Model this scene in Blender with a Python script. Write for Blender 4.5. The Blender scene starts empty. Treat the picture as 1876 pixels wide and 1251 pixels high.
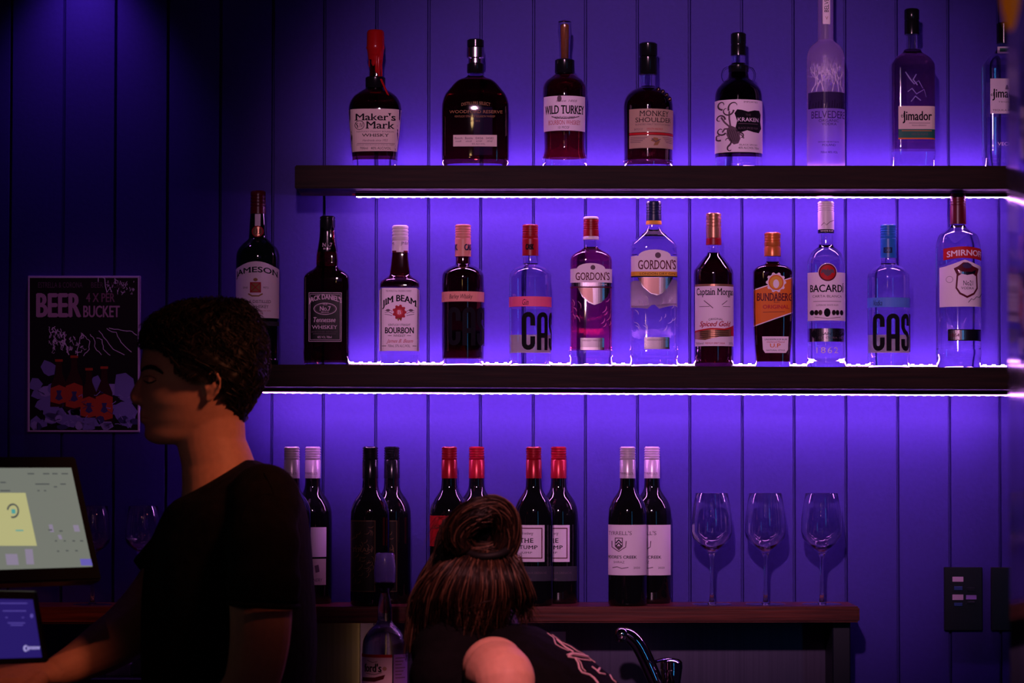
import bpy, bmesh, math, random
from mathutils import Vector, Matrix, Euler
from mathutils.bvhtree import BVHTree
random.seed(7)
PI = math.pi
sc = bpy.context.scene
COL = sc.collection

# ---------------------------------------------------------------- camera
W_PX, H_PX, F_PX = 1876.0, 1251.0, 5570.0
CAM = Vector((0.0, -5.82, 1.45))
PITCH = math.atan((833 - H_PX / 2) / F_PX)
ROLL = 0.0012
cd = bpy.data.cameras.new('camera')
cd.sensor_fit = 'HORIZONTAL'; cd.sensor_width = 36.0
cd.lens = 36.0 * F_PX / W_PX
cd.clip_start = 0.05; cd.clip_end = 50
cd.dof.use_dof = True; cd.dof.focus_distance = 5.72; cd.dof.aperture_fstop = 5.6
cam = bpy.data.objects.new('camera', cd); COL.objects.link(cam)
RM = Matrix.Rotation(PI / 2 + PITCH, 3, 'X') @ Matrix.Rotation(ROLL, 3, 'Z')
cam.matrix_world = Matrix.Translation(CAM) @ RM.to_4x4()
sc.camera = cam

def ray(px, py):
    return (RM @ Vector(((px - W_PX / 2) / F_PX, -(py - H_PX / 2) / F_PX, -1.0)))
def P(px, py, Y):
    d = ray(px, py)
    return CAM + d * ((Y - CAM.y) / d.y)
def pm(Y):                     # pixels -> metres at depth Y
    return (Y - CAM.y) / F_PX

# ---------------------------------------------------------------- view, world, lights
sc.view_settings.view_transform = 'Standard'
sc.view_settings.look = 'None'
sc.view_settings.exposure = 0.0
sc.view_settings.gamma = 1.0
sc.view_settings.use_curve_mapping = False
wd = bpy.data.worlds.new('World'); sc.world = wd; wd.use_nodes = True
wd.node_tree.nodes['Background'].inputs[0].default_value = (0.16, 0.07, 0.34, 1)
wd.node_tree.nodes['Background'].inputs[1].default_value = 0.016

def light(name, kind, loc, target, power, color, **kw):
    l = bpy.data.lights.new(name, kind); l.energy = power; l.color = color
    for k, v in kw.items(): setattr(l, k, v)
    o = bpy.data.objects.new(name, l); COL.objects.link(o); o.location = loc
    o.rotation_euler = (Vector(target) - Vector(loc)).to_track_quat('-Z', 'Y').to_euler()
    return o
# pink-warm room spots over the bar, aimed at shelves and staff; poster and face fills added
light('spot_over_bar', 'SPOT', (-0.15, -4.6, 2.85), (0.30, -0.1, 1.80), 380, (1.0, 0.48, 0.80), spot_size=math.radians(22), spot_blend=0.7, shadow_soft_size=0.07)
light('spot_warm_staff', 'SPOT', (0.45, -2.9, 2.9), (0.03, -0.9, 1.04), 270, (1.0, 0.32, 0.38), spot_size=math.radians(15), spot_blend=0.6, shadow_soft_size=0.05)
light('spot_warm_neck', 'SPOT', (0.55, -1.9, 2.35), (-0.47, -0.85, 1.44), 58, (1.0, 0.27, 0.13), spot_size=math.radians(21), spot_blend=1.0, shadow_soft_size=0.14)
light('spot_warm_till', 'SPOT', (-0.6, -3.4, 2.9), (-0.86, -0.9, 1.05), 60, (1.0, 0.26, 0.14), spot_size=math.radians(9), spot_blend=0.5, shadow_soft_size=0.04)
light('poster_fill', 'SPOT', (-0.4, -3.6, 2.9), (-0.81, 0.0, 1.64), 22, (1.0, 0.30, 0.75), spot_size=math.radians(7.5), spot_blend=0.8, shadow_soft_size=0.05)  # added fill without a fixture, brightens the poster
light('face_fill', 'SPOT', (-0.9, -3.4, 2.2), (-0.57, -0.9, 1.5), 5, (1.0, 0.22, 0.30), spot_size=math.radians(9), spot_blend=1.0, shadow_soft_size=0.1)  # added weak fill, lifts the bartender's face
light('spot_violet_wall', 'SPOT', (-0.82, -0.10, 2.50), (-0.82, -0.02, 1.9), 4.6, (0.5, 0.16, 1.0), spot_size=math.radians(75), spot_blend=1.0, shadow_soft_size=0.03)
light('blue_tube', 'AREA', (1.9, -4.0, 1.75), (0.3, -0.1, 1.6), 1.5, (0.05, 0.42, 1.0), shape='RECTANGLE', size=0.10, size_y=1.3)
light('room_glow', 'AREA', (0.6, -5.0, 2.9), (0.0, -0.6, 1.3), 0.8, (0.45, 0.16, 0.9), shape='RECTANGLE', size=1.6, size_y=1.0)
for i, (x, y, z) in enumerate([(-0.25, -4.4, 2.35), (-0.20, -4.1, 2.55), (-0.16, -3.8, 2.75), (-0.3, -4.7, 2.2)]):
    light('warm_bulb', 'POINT', (x, y, z), (0, 0, 0), 0.5, (1.0, 0.62, 0.25), shadow_soft_size=0.035)

# ---------------------------------------------------------------- materials
def new_mat(name):
    m = bpy.data.materials.new(name); m.use_nodes = True
    return m, m.node_tree, m.node_tree.nodes['Principled BSDF']
def M(name, col, rough=0.5, metal=0.0, spec=0.5, trans=0.0, ior=1.45, emis=None, es=0.0, alpha=1.0, coat=0.0, sheen=0.0, sss=0.0):
    m, nt, b = new_mat(name)
    b.inputs['Base Color'].default_value = (*col, 1)
    b.inputs['Roughness'].default_value = rough
    b.inputs['Metallic'].default_value = metal
    b.inputs['Specular IOR Level'].default_value = spec
    b.inputs['Transmission Weight'].default_value = trans
    b.inputs['IOR'].default_value = ior
    b.inputs['Coat Weight'].default_value = coat
    b.inputs['Coat Roughness'].default_value = 0.03
    b.inputs['Sheen Weight'].default_value = sheen
    if sss:
        b.inputs['Subsurface Weight'].default_value = sss
        b.inputs['Subsurface Radius'].default_value = (0.01, 0.004, 0.002)
        b.inputs['Subsurface Scale'].default_value = 0.6
    if emis:
        b.inputs['Emission Color'].default_value = (*emis, 1)
        b.inputs['Emission Strength'].default_value = es
    return m
def noisy(m, scale=(4, 4, 4), amt=0.35, bump=0.0, detail=6, nscale=8, rough_amt=0.0):
    nt = m.node_tree; b = nt.nodes['Principled BSDF']
    tc = nt.nodes.new('ShaderNodeTexCoord'); mp = nt.nodes.new('ShaderNodeMapping')
    mp.inputs['Scale'].default_value = scale
    no = nt.nodes.new('ShaderNodeTexNoise'); no.inputs['Scale'].default_value = nscale; no.inputs['Detail'].default_value = detail
    nt.links.new(tc.outputs['Object'], mp.inputs[0]); nt.links.new(mp.outputs[0], no.inputs['Vector'])
    base = b.inputs['Base Color'].default_value[:3]
    cr = nt.nodes.new('ShaderNodeValToRGB')
    cr.color_ramp.elements[0].position = 0.3; cr.color_ramp.elements[1].position = 0.7
    cr.color_ramp.elements[0].color = (*[c * (1 - amt) for c in base], 1)
    cr.color_ramp.elements[1].color = (*[min(1, c * (1 + amt)) for c in base], 1)
    nt.links.new(no.outputs['Fac'], cr.inputs[0]); nt.links.new(cr.outputs[0], b.inputs['Base Color'])
    if bump:
        bp = nt.nodes.new('ShaderNodeBump'); bp.inputs['Strength'].default_value = 1.0; bp.inputs['Distance'].default_value = bump
        nt.links.new(no.outputs['Fac'], bp.inputs['Height']); nt.links.new(bp.outputs[0], b.inputs['Normal'])
    return m
wall_m = noisy(M('wall_paint', (0.042, 0.0255, 0.258), 0.62, spec=0.25), amt=0.06, nscale=30, bump=0.0003)
wood_m = noisy(M('dark_wood', (0.013, 0.0045, 0.003), 0.55, spec=0.10), scale=(1.2, 8, 26), amt=0.55, nscale=6, bump=0.0003)
wood2_m = noisy(M('red_wood', (0.12, 0.020, 0.012), 0.33, spec=0.45), scale=(1.2, 8, 26), amt=0.5, nscale=6, bump=0.0003)
steel_m = noisy(M('brushed_steel', (0.12, 0.10, 0.17), 0.34, metal=1.0), scale=(60, 60, 0.6), amt=0.12, nscale=4)
chrome_m = M('chrome', (0.75, 0.75, 0.78), 0.06, metal=1.0)
brass_m = noisy(M('polished_brown_panel', (0.035, 0.014, 0.010), 0.08, spec=0.5, ior=1.13), scale=(3, 3, 3), amt=0.5, nscale=6)
floor_m = noisy(M('floor_tile', (0.03, 0.028, 0.03), 0.4), amt=0.2)
ceil_m = M('ceiling_paint', (0.03, 0.028, 0.04), 0.9)
black_m = M('black_plastic', (0.008, 0.008, 0.010), 0.30, spec=0.5)
blackmat_m = M('black_matte', (0.006, 0.006, 0.007), 0.6, spec=0.2)
LEDC = (0.80, 0.27, 1.0)
led_up_m = M('led_diode_soft', (0.8, 0.8, 0.8), 0.4, emis=LEDC, es=85.0)
ledtape_up_m = M('led_tape_soft', (0.8, 0.8, 0.8), 0.4, emis=LEDC, es=27.0)
led_m = M('led_diode', (0.8, 0.8, 0.8), 0.4, emis=LEDC, es=124.0)
ledtape_m = M('led_tape', (0.8, 0.8, 0.8), 0.4, emis=LEDC, es=40.0)
wire_m = M('red_wire', (0.5, 0.01, 0.06), 0.4)

glass_clear = M('clear_glass', (0.97, 0.97, 1.0), 0.025, trans=1.0, ior=1.42, coat=1.0)
glass_thin = M('drinking_glass', (1, 1, 1), 0.015, coat=1.0, trans=1.0, ior=1.45)
frost_m = M('frosted_glass', (0.80, 0.58, 1.0), 0.36, trans=0.84, ior=1.25, sss=0.0)
def liquid(name, c, ior=1.36): return M(name, c, 0.03, trans=1.0, ior=ior, coat=1.0)
amber_d = liquid('dark_amber', (0.075, 0.003, 0.003))
amber = liquid('amber', (0.20, 0.008, 0.006))
amber_l = liquid('red_amber', (0.34, 0.014, 0.010))
pinkliq = liquid('pink_gin', (1.0, 0.10, 0.22))
cola = liquid('black_spirit', (0.02, 0.002, 0.004))
paleliq = liquid('pale_spirit', (0.55, 0.30, 0.34))
wineglass_dk = M('dark_bottle_glass', (0.004, 0.004, 0.005), 0.03, spec=0.55, coat=0.3)
green_dk = M('dark_green_glass', (0.003, 0.008, 0.006), 0.03, spec=0.55)

def paint(name, c, r=0.5, metal=0.0): return M(name, c, r, metal=metal, spec=0.5 if metal else (0.15 if r >= .5 else .4))
white_l = paint('label_white', (0.86, 0.72, 0.84), 0.55)
cream_l = paint('label_cream', (0.68, 0.54, 0.50), 0.6)
tan_l = paint('label_tan', (0.50, 0.34, 0.25), 0.6)
ink = paint('ink_black', (0.006, 0.005, 0.009), 0.8)
inkred = paint('ink_red', (0.42, 0.012, 0.03), 0.5)
inkmar = paint('ink_maroon', (0.10, 0.006, 0.02), 0.5)
inkgrey = paint('ink_grey', (0.13, 0.08, 0.11), 0.7)
inkgold = paint('ink_gold', (0.30, 0.15, 0.06), 0.5)
gold_l = paint('foil_gold', (0.42, 0.22, 0.12), 0.3, 0.6)
silver_l = paint('foil_silver', (0.55, 0.50, 0.55), 0.22, 1.0)
bronze_l = paint('foil_dark', (0.20, 0.12, 0.10), 0.3, 1.0)
orange_l = paint('label_orange', (0.70, 0.16, 0.02), 0.5)
yellow_l = paint('label_yellow', (0.75, 0.36, 0.04), 0.5)
green_l = paint('label_green', (0.02, 0.12, 0.09), 0.5)
peach_l = paint('label_peach', (0.80, 0.32, 0.26), 0.5)
pink_l = paint('label_pink', (0.90, 0.13, 0.28), 0.5)
blue_l = paint('label_blue', (0.10, 0.22, 0.75), 0.5)
greycard = paint('label_slate', (0.045, 0.04, 0.06), 0.6)
redlab = paint('label_red', (0.50, 0.015, 0.02), 0.5)
redcap = paint('cap_red', (0.28, 0.005, 0.008), 0.35)
dredcap = paint('cap_dark_red', (0.09, 0.004, 0.010), 0.3)
rubycap = paint('cap_ruby', (0.36, 0.006, 0.018), 0.28, 0.35)
whitecap = paint('cap_white', (0.70, 0.62, 0.66), 0.35)
silvercap = paint('cap_pale', (0.62, 0.50, 0.60), 0.3, 0.25)
peachcap = paint('cap_peach', (0.62, 0.24, 0.17), 0.4)
blackcap = paint('cap_black', (0.006, 0.006, 0.008), 0.18)
navycap = paint('cap_navy', (0.012, 0.016, 0.06), 0.3)
bluecap = paint('cap_blue', (0.02, 0.14, 0.50), 0.3)
goldcap = paint('cap_gold', (0.45, 0.22, 0.12), 0.3, 0.6)
orangecap = paint('cap_orange', (0.60, 0.16, 0.03), 0.3, 0.3)
wax_m = paint('red_wax', (0.42, 0.006, 0.008), 0.22)
cork_m = paint('cork', (0.30, 0.09, 0.03), 0.6)
lilac_print = paint('print_lilac', (0.33, 0.20, 0.55), 0.5)
white_print = paint('print_white', (0.60, 0.42, 0.55), 0.5)

# ---------------------------------------------------------------- object helpers
def obj(name, me, mats=(), parent=None, loc=None, smooth=None):
    o = bpy.data.objects.new(name, me); COL.objects.link(o)
    for m in mats:
        if m is not None and m.name not in [x.name for x in me.materials if x]: me.materials.append(m)
    if parent is not None: o.parent = parent
    if loc is not None: o.location = loc
    if smooth is not None and len(me.polygons):
        me.polygons.foreach_set('use_smooth', [True] * len(me.polygons))
        me.set_sharp_from_angle(angle=smooth)
    return o
def tag(o, label, cat, group=None, kind=None):
    if label: o['label'] = label
    if cat: o['category'] = cat
    if group: o['group'] = group
    if kind: o['kind'] = kind
    return o
def thing(name, loc, label, cat, group=None, rz=0.0):
    o = bpy.data.objects.new(name, None); COL.objects.link(o)
    o.empty_display_size = 0.05; o.location = loc; o.rotation_euler = (0, 0, rz)
    return tag(o, label, cat, group)
def bm_to(name, bm, mats, parent=None, loc=None, smooth=None, **t):
    bmesh.ops.recalc_face_normals(bm, faces=bm.faces)
    me = bpy.data.meshes.new(name); bm.to_mesh(me); bm.free()
    for m in mats: me.materials.append(m)
    o = obj(name, me, (), parent, loc, smooth)
    return o
def box_bm(x0, x1, y0, y1, z0, z1, bevel=0.0, segs=2, bm=None, mi=0):
    own = bm is None
    b = bmesh.new()
    bmesh.ops.create_cube(b, size=1.0)
    for v in b.verts:
        v.co = Vector((x0 + (v.co.x + .5) * (x1 - x0), y0 + (v.co.y + .5) * (y1 - y0), z0 + (v.co.z + .5) * (z1 - z0)))
    if bevel: bmesh.ops.bevel(b, geom=b.edges[:], offset=bevel, segments=segs, affect='EDGES', profile=0.5)
    for f in b.faces: f.material_index = mi
    if own: return b
    merge(bm, b); return bm
def merge(dst, src, mi=None):
    me = bpy.data.meshes.new('tmp'); src.to_mesh(me); src.free()
    n = len(dst.faces); dst.from_mesh(me); bpy.data.meshes.remove(me)
    if mi is not None:
        dst.faces.ensure_lookup_table()
        for f in dst.faces[n:]: f.material_index = mi

def lathe_bm(prof, depth=1.0, n=2.0, segs=40, closed=True, bm=None, mi=0, off=(0, 0), yexp=None):
    """prof: list of (z, hw[, mi]); superellipse rings; first and last capped"""
    bm = bm or bmesh.new()
    rings = []
    for pr in prof:
        z, a = pr[0], pr[1]
        b = a * depth
        ring = []
        for k in range(segs):
            t = 2 * PI * (k + 0.5) / segs
            c, s = math.cos(t), math.sin(t)
            ring.append(bm.verts.new((off[0] + a * math.copysign(abs(c) ** (2 / n), c), off[1] + b * math.copysign(abs(s) ** (2 / n), s), z)))
        rings.append(ring)
    for i in range(len(rings) - 1):
        m = prof[i][2] if len(prof[i]) > 2 else mi
        for k in range(segs):
            f = bm.faces.new((rings[i][k], rings[i][(k + 1) % segs], rings[i + 1][(k + 1) % segs], rings[i + 1][k]))
            f.material_index = m
    if closed:
        f = bm.faces.new(rings[0][::-1]); f.material_index = prof[0][2] if len(prof[0]) > 2 else mi
        f = bm.faces.new(rings[-1]); f.material_index = prof[-1][2] if len(prof[-1]) > 2 else mi
    return bm

def catmull(p, sub=3):
    """smooth (y,hw) list; repeated y = hard step"""
    out = []
    for i in range(len(p) - 1):
        p0 = p[max(0, i - 1)]; p1 = p[i]; p2 = p[i + 1]; p3 = p[min(len(p) - 1, i + 2)]
        out.append(p1)
        if abs(p2[0] - p1[0]) < 1.5 or abs(p2[1] - p1[1]) < 1.0: continue
        for s in range(1, sub):
            t = s / sub
            m1 = (p2[1] - p0[1]) / max(1e-6, (p2[0] - p0[0])) * (p2[0] - p1[0])
            m2 = (p3[1] - p1[1]) / max(1e-6, (p3[0] - p1[0])) * (p2[0] - p1[0])
            lim = 2.2 * abs(p2[1] - p1[1])
            m1 = max(-lim, min(lim, m1)); m2 = max(-lim, min(lim, m2))
            h = (2*t**3 - 3*t*t + 1) * p1[1] + (t**3 - 2*t*t + t) * m1 + (-2*t**3 + 3*t*t) * p2[1] + (t**3 - t*t) * m2
            out.append((p1[0] + (p2[0] - p1[0]) * t, h))
    out.append(p[-1])
    return out

# ---------------------------------------------------------------- lettering
_tc = {}
def text_geo(s, bold=0.0, serif=False, shear=0.0, space=1.0):
    key = (s, bold, serif, shear, space)
    if key in _tc: return _tc[key]
    cu = bpy.data.curves.new('t', 'FONT'); cu.body = s; cu.size = 1.0
    cu.shear = shear; cu.space_character = space; cu.resolution_u = 3
    o = bpy.data.objects.new('t', cu); COL.objects.link(o)
    dg = bpy.context.evaluated_depsgraph_get()
    dg.update()
    me = o.evaluated_get(dg).to_mesh()
    vs = [(v.co.x, v.co.y) for v in me.vertices]
    fs = [tuple(p.vertices) for p in me.polygons]
    o.evaluated_get(dg).to_mesh_clear()
    bpy.data.objects.remove(o); bpy.data.curves.remove(cu)
    if not vs: vs = [(0, 0), (1, 0), (1, 1)]; fs = [(0, 1, 2)]
    if serif:
        top = 0.73 if any(c.isupper() for c in s) else 0.55
        th = 0.055
        for yy, sgn in ((0.0, 1), (top, -1)):
            near = sorted(v[0] for v in vs if abs(v[1] - yy) < 0.02)
            cl = []
            for x in near:
                if cl and x - cl[-1][1] < 0.11: cl[-1][1] = x
                else: cl.append([x, x])
            for a, b in cl:
                if b - a < 0.04 or b - a > 0.22: continue
                i = len(vs); e = 0.06
                vs += [(a - e, yy), (b + e, yy), (b + e, yy + sgn * th), (a - e, yy + sgn * th)]
                fs.append((i, i + 1, i + 2, i + 3))
    x0 = min(v[0] for v in vs); x1 = max(v[0] for v in vs); y0 = min(v[1] for v in vs); y1 = max(v[1] for v in vs)
    vs = [((v[0] - x0) / max(1e-6, x1 - x0), (v[1] - y0) / max(1e-6, y1 - y0)) for v in vs]
    _tc[key] = (vs, fs)
    return _tc[key]

class Art:
    """flat shapes in photo pixels -> mesh on a surface; to3d(x, y, layer) gives the point"""
    def __init__(s, to3d, conv=lambda x, y: x, cut=None):
        s.to3d = to3d; s.conv = conv; s.cut = cut
        s.bm = bmesh.new(); s.mats = []
    def mi(s, m):
        if m not in s.mats: s.mats.append(m)
        return s.mats.index(m)
    def add(s, vs, fs, m, layer):
        b = bmesh.new()
        bv = [b.verts.new((s.conv(x, y), y, 0)) for x, y in vs]
        for f in fs:
            try: b.faces.new([bv[i] for i in f])
            except ValueError: pass
        if s.cut and bv:
            xs = [v.co.x for v in b.verts]
            k = math.ceil(min(xs) / s.cut) * s.cut
            while k < max(xs):
                bmesh.ops.bisect_plane(b, geom=b.verts[:] + b.edges[:] + b.faces[:], plane_co=(k, 0, 0), plane_no=(1, 0, 0))
                k += s.cut
            ys = [v.co.y for v in b.verts]; k = math.ceil(min(ys) / 7) * 7
            while k < max(ys):
                bmesh.ops.bisect_plane(b, geom=b.verts[:] + b.edges[:] + b.faces[:], plane_co=(0, k, 0), plane_no=(0, 1, 0))
                k += 7
        i = s.mi(m)
        for v in b.verts: v.co = s.to3d(v.co.x, v.co.y, layer)
        merge(s.bm, b, i)
    def rect(s, x0, x1, y0, y1, m, layer=0, ny=1):
        vs = []; fs = []
        for j in range(ny + 1):
            y = y0 + (y1 - y0) * j / ny
            vs += [(x0, y), (x1, y)]
        for j in range(ny): fs.append((2*j, 2*j+1, 2*j+3, 2*j+2))
        s.add(vs, fs, m, layer)
    def poly(s, pts, m, layer=0): s.add(pts, [tuple(range(len(pts)))], m, layer)
    def ell(s, cx, cy, rx, ry, m, layer=1, n=20): s.poly([(cx + rx * math.cos(2*PI*k/n), cy + ry * math.sin(2*PI*k/n)) for k in range(n)], m, layer)
    def line(s, pts, w, m, layer=1):
        vs = []; fs = []
        n = len(pts)
        for i, (x, y) in enumerate(pts):
            a = pts[max(0, i-1)]; b = pts[min(n-1, i+1)]
            dx, dy = b[0]-a[0], b[1]-a[1]; L = math.hypot(dx, dy) or 1
            ww = w[i] if isinstance(w, (list, tuple)) else w
            vs += [(x - dy/L*ww/2, y + dx/L*ww/2), (x + dy/L*ww/2, y - dx/L*ww/2)]
        for i in range(n-1): fs.append((2*i, 2*i+1, 2*i+3, 2*i+2))
        s.add(vs, fs, m, layer)
    def frame(s, x0, x1, y0, y1, w, m, layer=1):
        s.rect(x0, x1, y0, y0+w, m, layer); s.rect(x0, x1, y1-w, y1, m, layer)
        s.rect(x0, x0+w, y0+w, y1-w, m, layer); s.rect(x1-w, x1, y0+w, y1-w, m, layer)
    def text(s, t, x0, x1, y0, y1, m, layer=2, bold=0.0, serif=False, shear=0.0, arch=0.0, space=1.0, skew=0.0):
        """y0 top, y1 bottom of the letters in photo pixels; arch lifts the middle"""
        vs, fs = text_geo(t, bold, serif, shear, space)
        out = []
        a0, a1 = s.conv(x0, (y0+y1)/2), s.conv(x1, (y0+y1)/2)
        for u, v in vs:
            x = a0 + (a1 - a0) * u
            y = y1 + (y0 - y1) * v - arch * (1 - (2*u - 1) ** 2) + skew * (u - .5)
            out.append((x, y))
        c = s.conv; s.conv = lambda x, y: x
        s.add(out, fs, m, layer)
        if bold:
            e = bold * (y1 - y0) * 1.3
            for q, (dx, dy) in enumerate(((-e, 0), (e, 0), (0, e * .6), (0, -e * .6))): s.add([(x + dx, y + dy) for x, y in out], fs, m, layer + .25 * (q + 1))
        s.conv = c
    def build(s, name, parent=None, loc=None, **kw):
        me = bpy.data.meshes.new(name); s.bm.to_mesh(me); s.bm.free()
        for m in s.mats: me.materials.append(m)
        return obj(name, me, (), parent, loc)

# ---------------------------------------------------------------- bottle builder
class Bottle:
    def __init__(s, cx, shelf_z, Y, prof, label, depth=1.0, n=2.0, mats=(), name='spirit_bottle', fill=None, base=None, cat='bottle', group=None, wrap=None, punt=0.003, segs=44, tilt=0.0):
        """prof [(py, half width px)] top to bottom; fill = py of the liquid top, base = py where clear foot starts; mats = (upper, liquid, foot)"""
        s.cx, s.Y, s.z0 = cx, Y, shelf_z
        s.k = pm(Y)
        x = P(cx, 600, Y).x
        s.x = x
        s.root = thing(name, (x, Y, shelf_z), label, cat, group)
        s.prof = catmull(prof); s.depth, s.n = depth, n
        s.wrap = (depth > 0.97 and n <= 2.05) if wrap is None else wrap
        pr = []
        for (py, hw) in reversed(s.prof):
            z = max(0.0, s.zz(py))
            mi = 0
            if fill is not None:
                mi = 1 if py > fill else 0
            if base is not None and py > base: mi = 2
            pr.append((z, hw * s.k, mi))
        z_b = pr[0][0]
        pr = [(0.0, pr[0][1] * 0.94, pr[0][2])] + [(z - z_b * max(0, 1 - z / 0.03) , h, m) for z, h, m in pr]
        pr[1] = (0.0018, pr[1][1], pr[1][2])
        pr = [pr[0]] + [q for q in pr[1:] if q[0] >= 0.0017]
        # make sure heights rise
        for i in range(1, len(pr)):
            if pr[i][0] <= pr[i-1][0]: pr[i] = (pr[i-1][0] + 1e-4, pr[i][1], pr[i][2])
        b0 = pr[0]
        if punt and mats and mats[0] is not wineglass_dk:
            inner = [(punt, b0[1] * 0.15, b0[2]), (punt * 0.8, b0[1] * 0.5, b0[2]), (punt*.3, b0[1] * 0.78, b0[2]), (0.0002, b0[1] * 0.88, b0[2])]
            pr = inner + pr
        bm = lathe_bm(pr, depth, n, segs)
        s.glass = bm_to('glass', bm, list(mats) if mats else [glass_clear], s.root, smooth=0.7)
    def zz(s, py): return P(s.cx, py, s.Y).z - s.z0
    def hw(s, py):
        p = s.prof
        if py <= p[0][0]: return p[0][1]
        for i in range(len(p) - 1):
            if p[i][0] <= py <= p[i+1][0]:
                t = (py - p[i][0]) / max(1e-6, p[i+1][0] - p[i][0])
                return p[i][1] + (p[i+1][1] - p[i][1]) * t
        return p[-1][1]
    def part(s, name, bm, mats, smooth=0.7): return bm_to(name, bm, mats, s.root, smooth=smooth)
    def cap(s, name, rows, mat, ridges=(), n=2.0, depth=1.0, closed=True):
        """rows [(py, hw)] top to bottom; ridges = py where the thread rings are"""
        pr = [(s.zz(py), hw * s.k) for py, hw in reversed(rows)]
        out = [pr[0]]
        rz = sorted(s.zz(r) for r in ridges)
        for i in range(1, len(pr)):
            for r in rz:
                if pr[i-1][0] < r - 0.0012 and r + 0.0012 < pr[i][0]:
                    h = pr[i-1][1] + (pr[i][1] - pr[i-1][1]) * (r - pr[i-1][0]) / (pr[i][0] - pr[i-1][0])
                    out += [(r - 0.0013, h), (r - 0.0005, h * 0.93), (r + 0.0005, h * 0.93), (r + 0.0013, h)]
            out.append(pr[i])
        h = out[-1]
        out[-1] = (h[0] - 0.0015, h[1]); out.append((h[0], h[1] - 0.0015))
        return s.part(name, lathe_bm(out, depth, n, 36, closed), [mat])
    def art(s, cut=4.0, hwf=None, front=-1):
        k = s.k; hwf = hwf or s.hw
        if s.wrap:
            def conv(x, y):
                a = hwf(y); u = max(-1, min(1, (x - s.cx) / a)); return a * math.asin(u)
            def to3d(x, y, l):
                a = hwf(y); th = x / a; r = a * k + 0.0004 + l * 0.00016
                return Vector((r * math.sin(th), -r * math.cos(th), s.zz(y)))
        else:
            def conv(x, y): return x - s.cx
            def to3d(x, y, l):
                a = hwf(y); u = min(0.985, abs(x / a)); b = a * s.depth * (1 - u ** s.n) ** (1 / s.n)
                return Vector((x * k, -(b * k + 0.0005 + l * 0.00016), s.zz(y)))
        return Art(to3d, conv, cut)

def seq(a, b, n): return [a + (b - a) * (i + .5) / n for i in range(n)]
# ---------------------------------------------------------------- the room
def struct(o): o['kind'] = 'structure'; return o
GROOVES = [-176, -79, 15.5, 113, 208, 304, 401, 497.5, 592, 688, 784, 880, 977, 1072.5, 1168, 1264, 1360, 1455, 1550, 1645, 1740, 1832, 1927, 2022]
def wall_back():
    bm = bmesh.new()
    xs = [P(g, 833, 0).x for g in GROOVES]
    x0, x1, z0, z1, w, d = -3.2, 3.2, 0.0, 3.0, 0.0030, 0.010
    pts = [(x0, 0.0)]
    for x in xs: pts += [(x - w, 0.0), (x - w * .45, d), (x + w * .45, d), (x + w, 0.0)]
    pts += [(x1, 0.0), (x1, 0.08), (x0, 0.08)]
    lo = [bm.verts.new((x, y, z0)) for x, y in pts]; hi = [bm.verts.new((x, y, z1)) for x, y in pts]
    n = len(pts)
    for i in range(n): bm.faces.new((lo[i], lo[(i+1) % n], hi[(i+1) % n], hi[i]))
    bm.faces.new(lo[::-1]); bm.faces.new(hi)
    struct(bm_to('wall_back', bm, [wall_m]))
wall_back()
struct(bm_to('floor', box_bm(-3.2, 3.2, -6.6, 0.08, -0.05, 0.0), [floor_m]))
struct(bm_to('ceiling', box_bm(-3.2, 3.2, -6.6, 0.08, 3.0, 3.05), [ceil_m]))

YF, YC = -0.165, -0.095          # shelf front, bottle centre
def shelf(name, pxl, pxr, yl, yr, ylb, yrb, label, mat, yf, cat='shelf', slope=True, bev=0.002):
    """top edge at yl/yr (left/right), bottom edge ylb/yrb on the front face"""
    a = P(pxl, yl, yf); b = P(pxr, yr, yf); c = P(pxl, ylb, yf); d = P(pxr, yrb, yf)
    bm = box_bm(a.x, b.x, yf, 0.0, 0, 1)
    for v in bm.verts:
        t = (v.co.x - a.x) / (b.x - a.x)
        top = v.co.z > .5
        v.co.z = (a.z * (1-t) + b.z * t) if top else (c.z * (1-t) + d.z * t)
    bmesh.ops.bevel(bm, geom=bm.edges[:], offset=bev, segments=2, affect='EDGES')
    o = bm_to(name, bm, [mat], smooth=0.5)
    tag(o, label, cat)
    f = lambda x: a.z + (b.z - a.z) * (x - a.x) / (b.x - a.x)
    g = lambda x: c.z + (d.z - c.z) * (x - a.x) / (b.x - a.x)
    return f, g
TOPF, TOPB = shelf('wall_shelf', 540, 1930, 302.5, 303.5, 345, 346, 'dark wooden wall shelf, the highest one, carrying eight large spirit bottles', wood_m, YF)
MIDF, MIDB = shelf('wall_shelf', 466, 1930, 667.5, 674, 708, 713.5, 'dark wooden wall shelf in the middle carrying twelve spirit bottles', wood_m, YF)
YFC = -0.185
CTRF, CTRB = shelf('wall_shelf', -60, 1575, 1112, 1111, 1143, 1140, 'reddish wooden bottom shelf holding paired wine bottles and stemmed glasses', wood2_m, YFC, bev=0.003)

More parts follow.
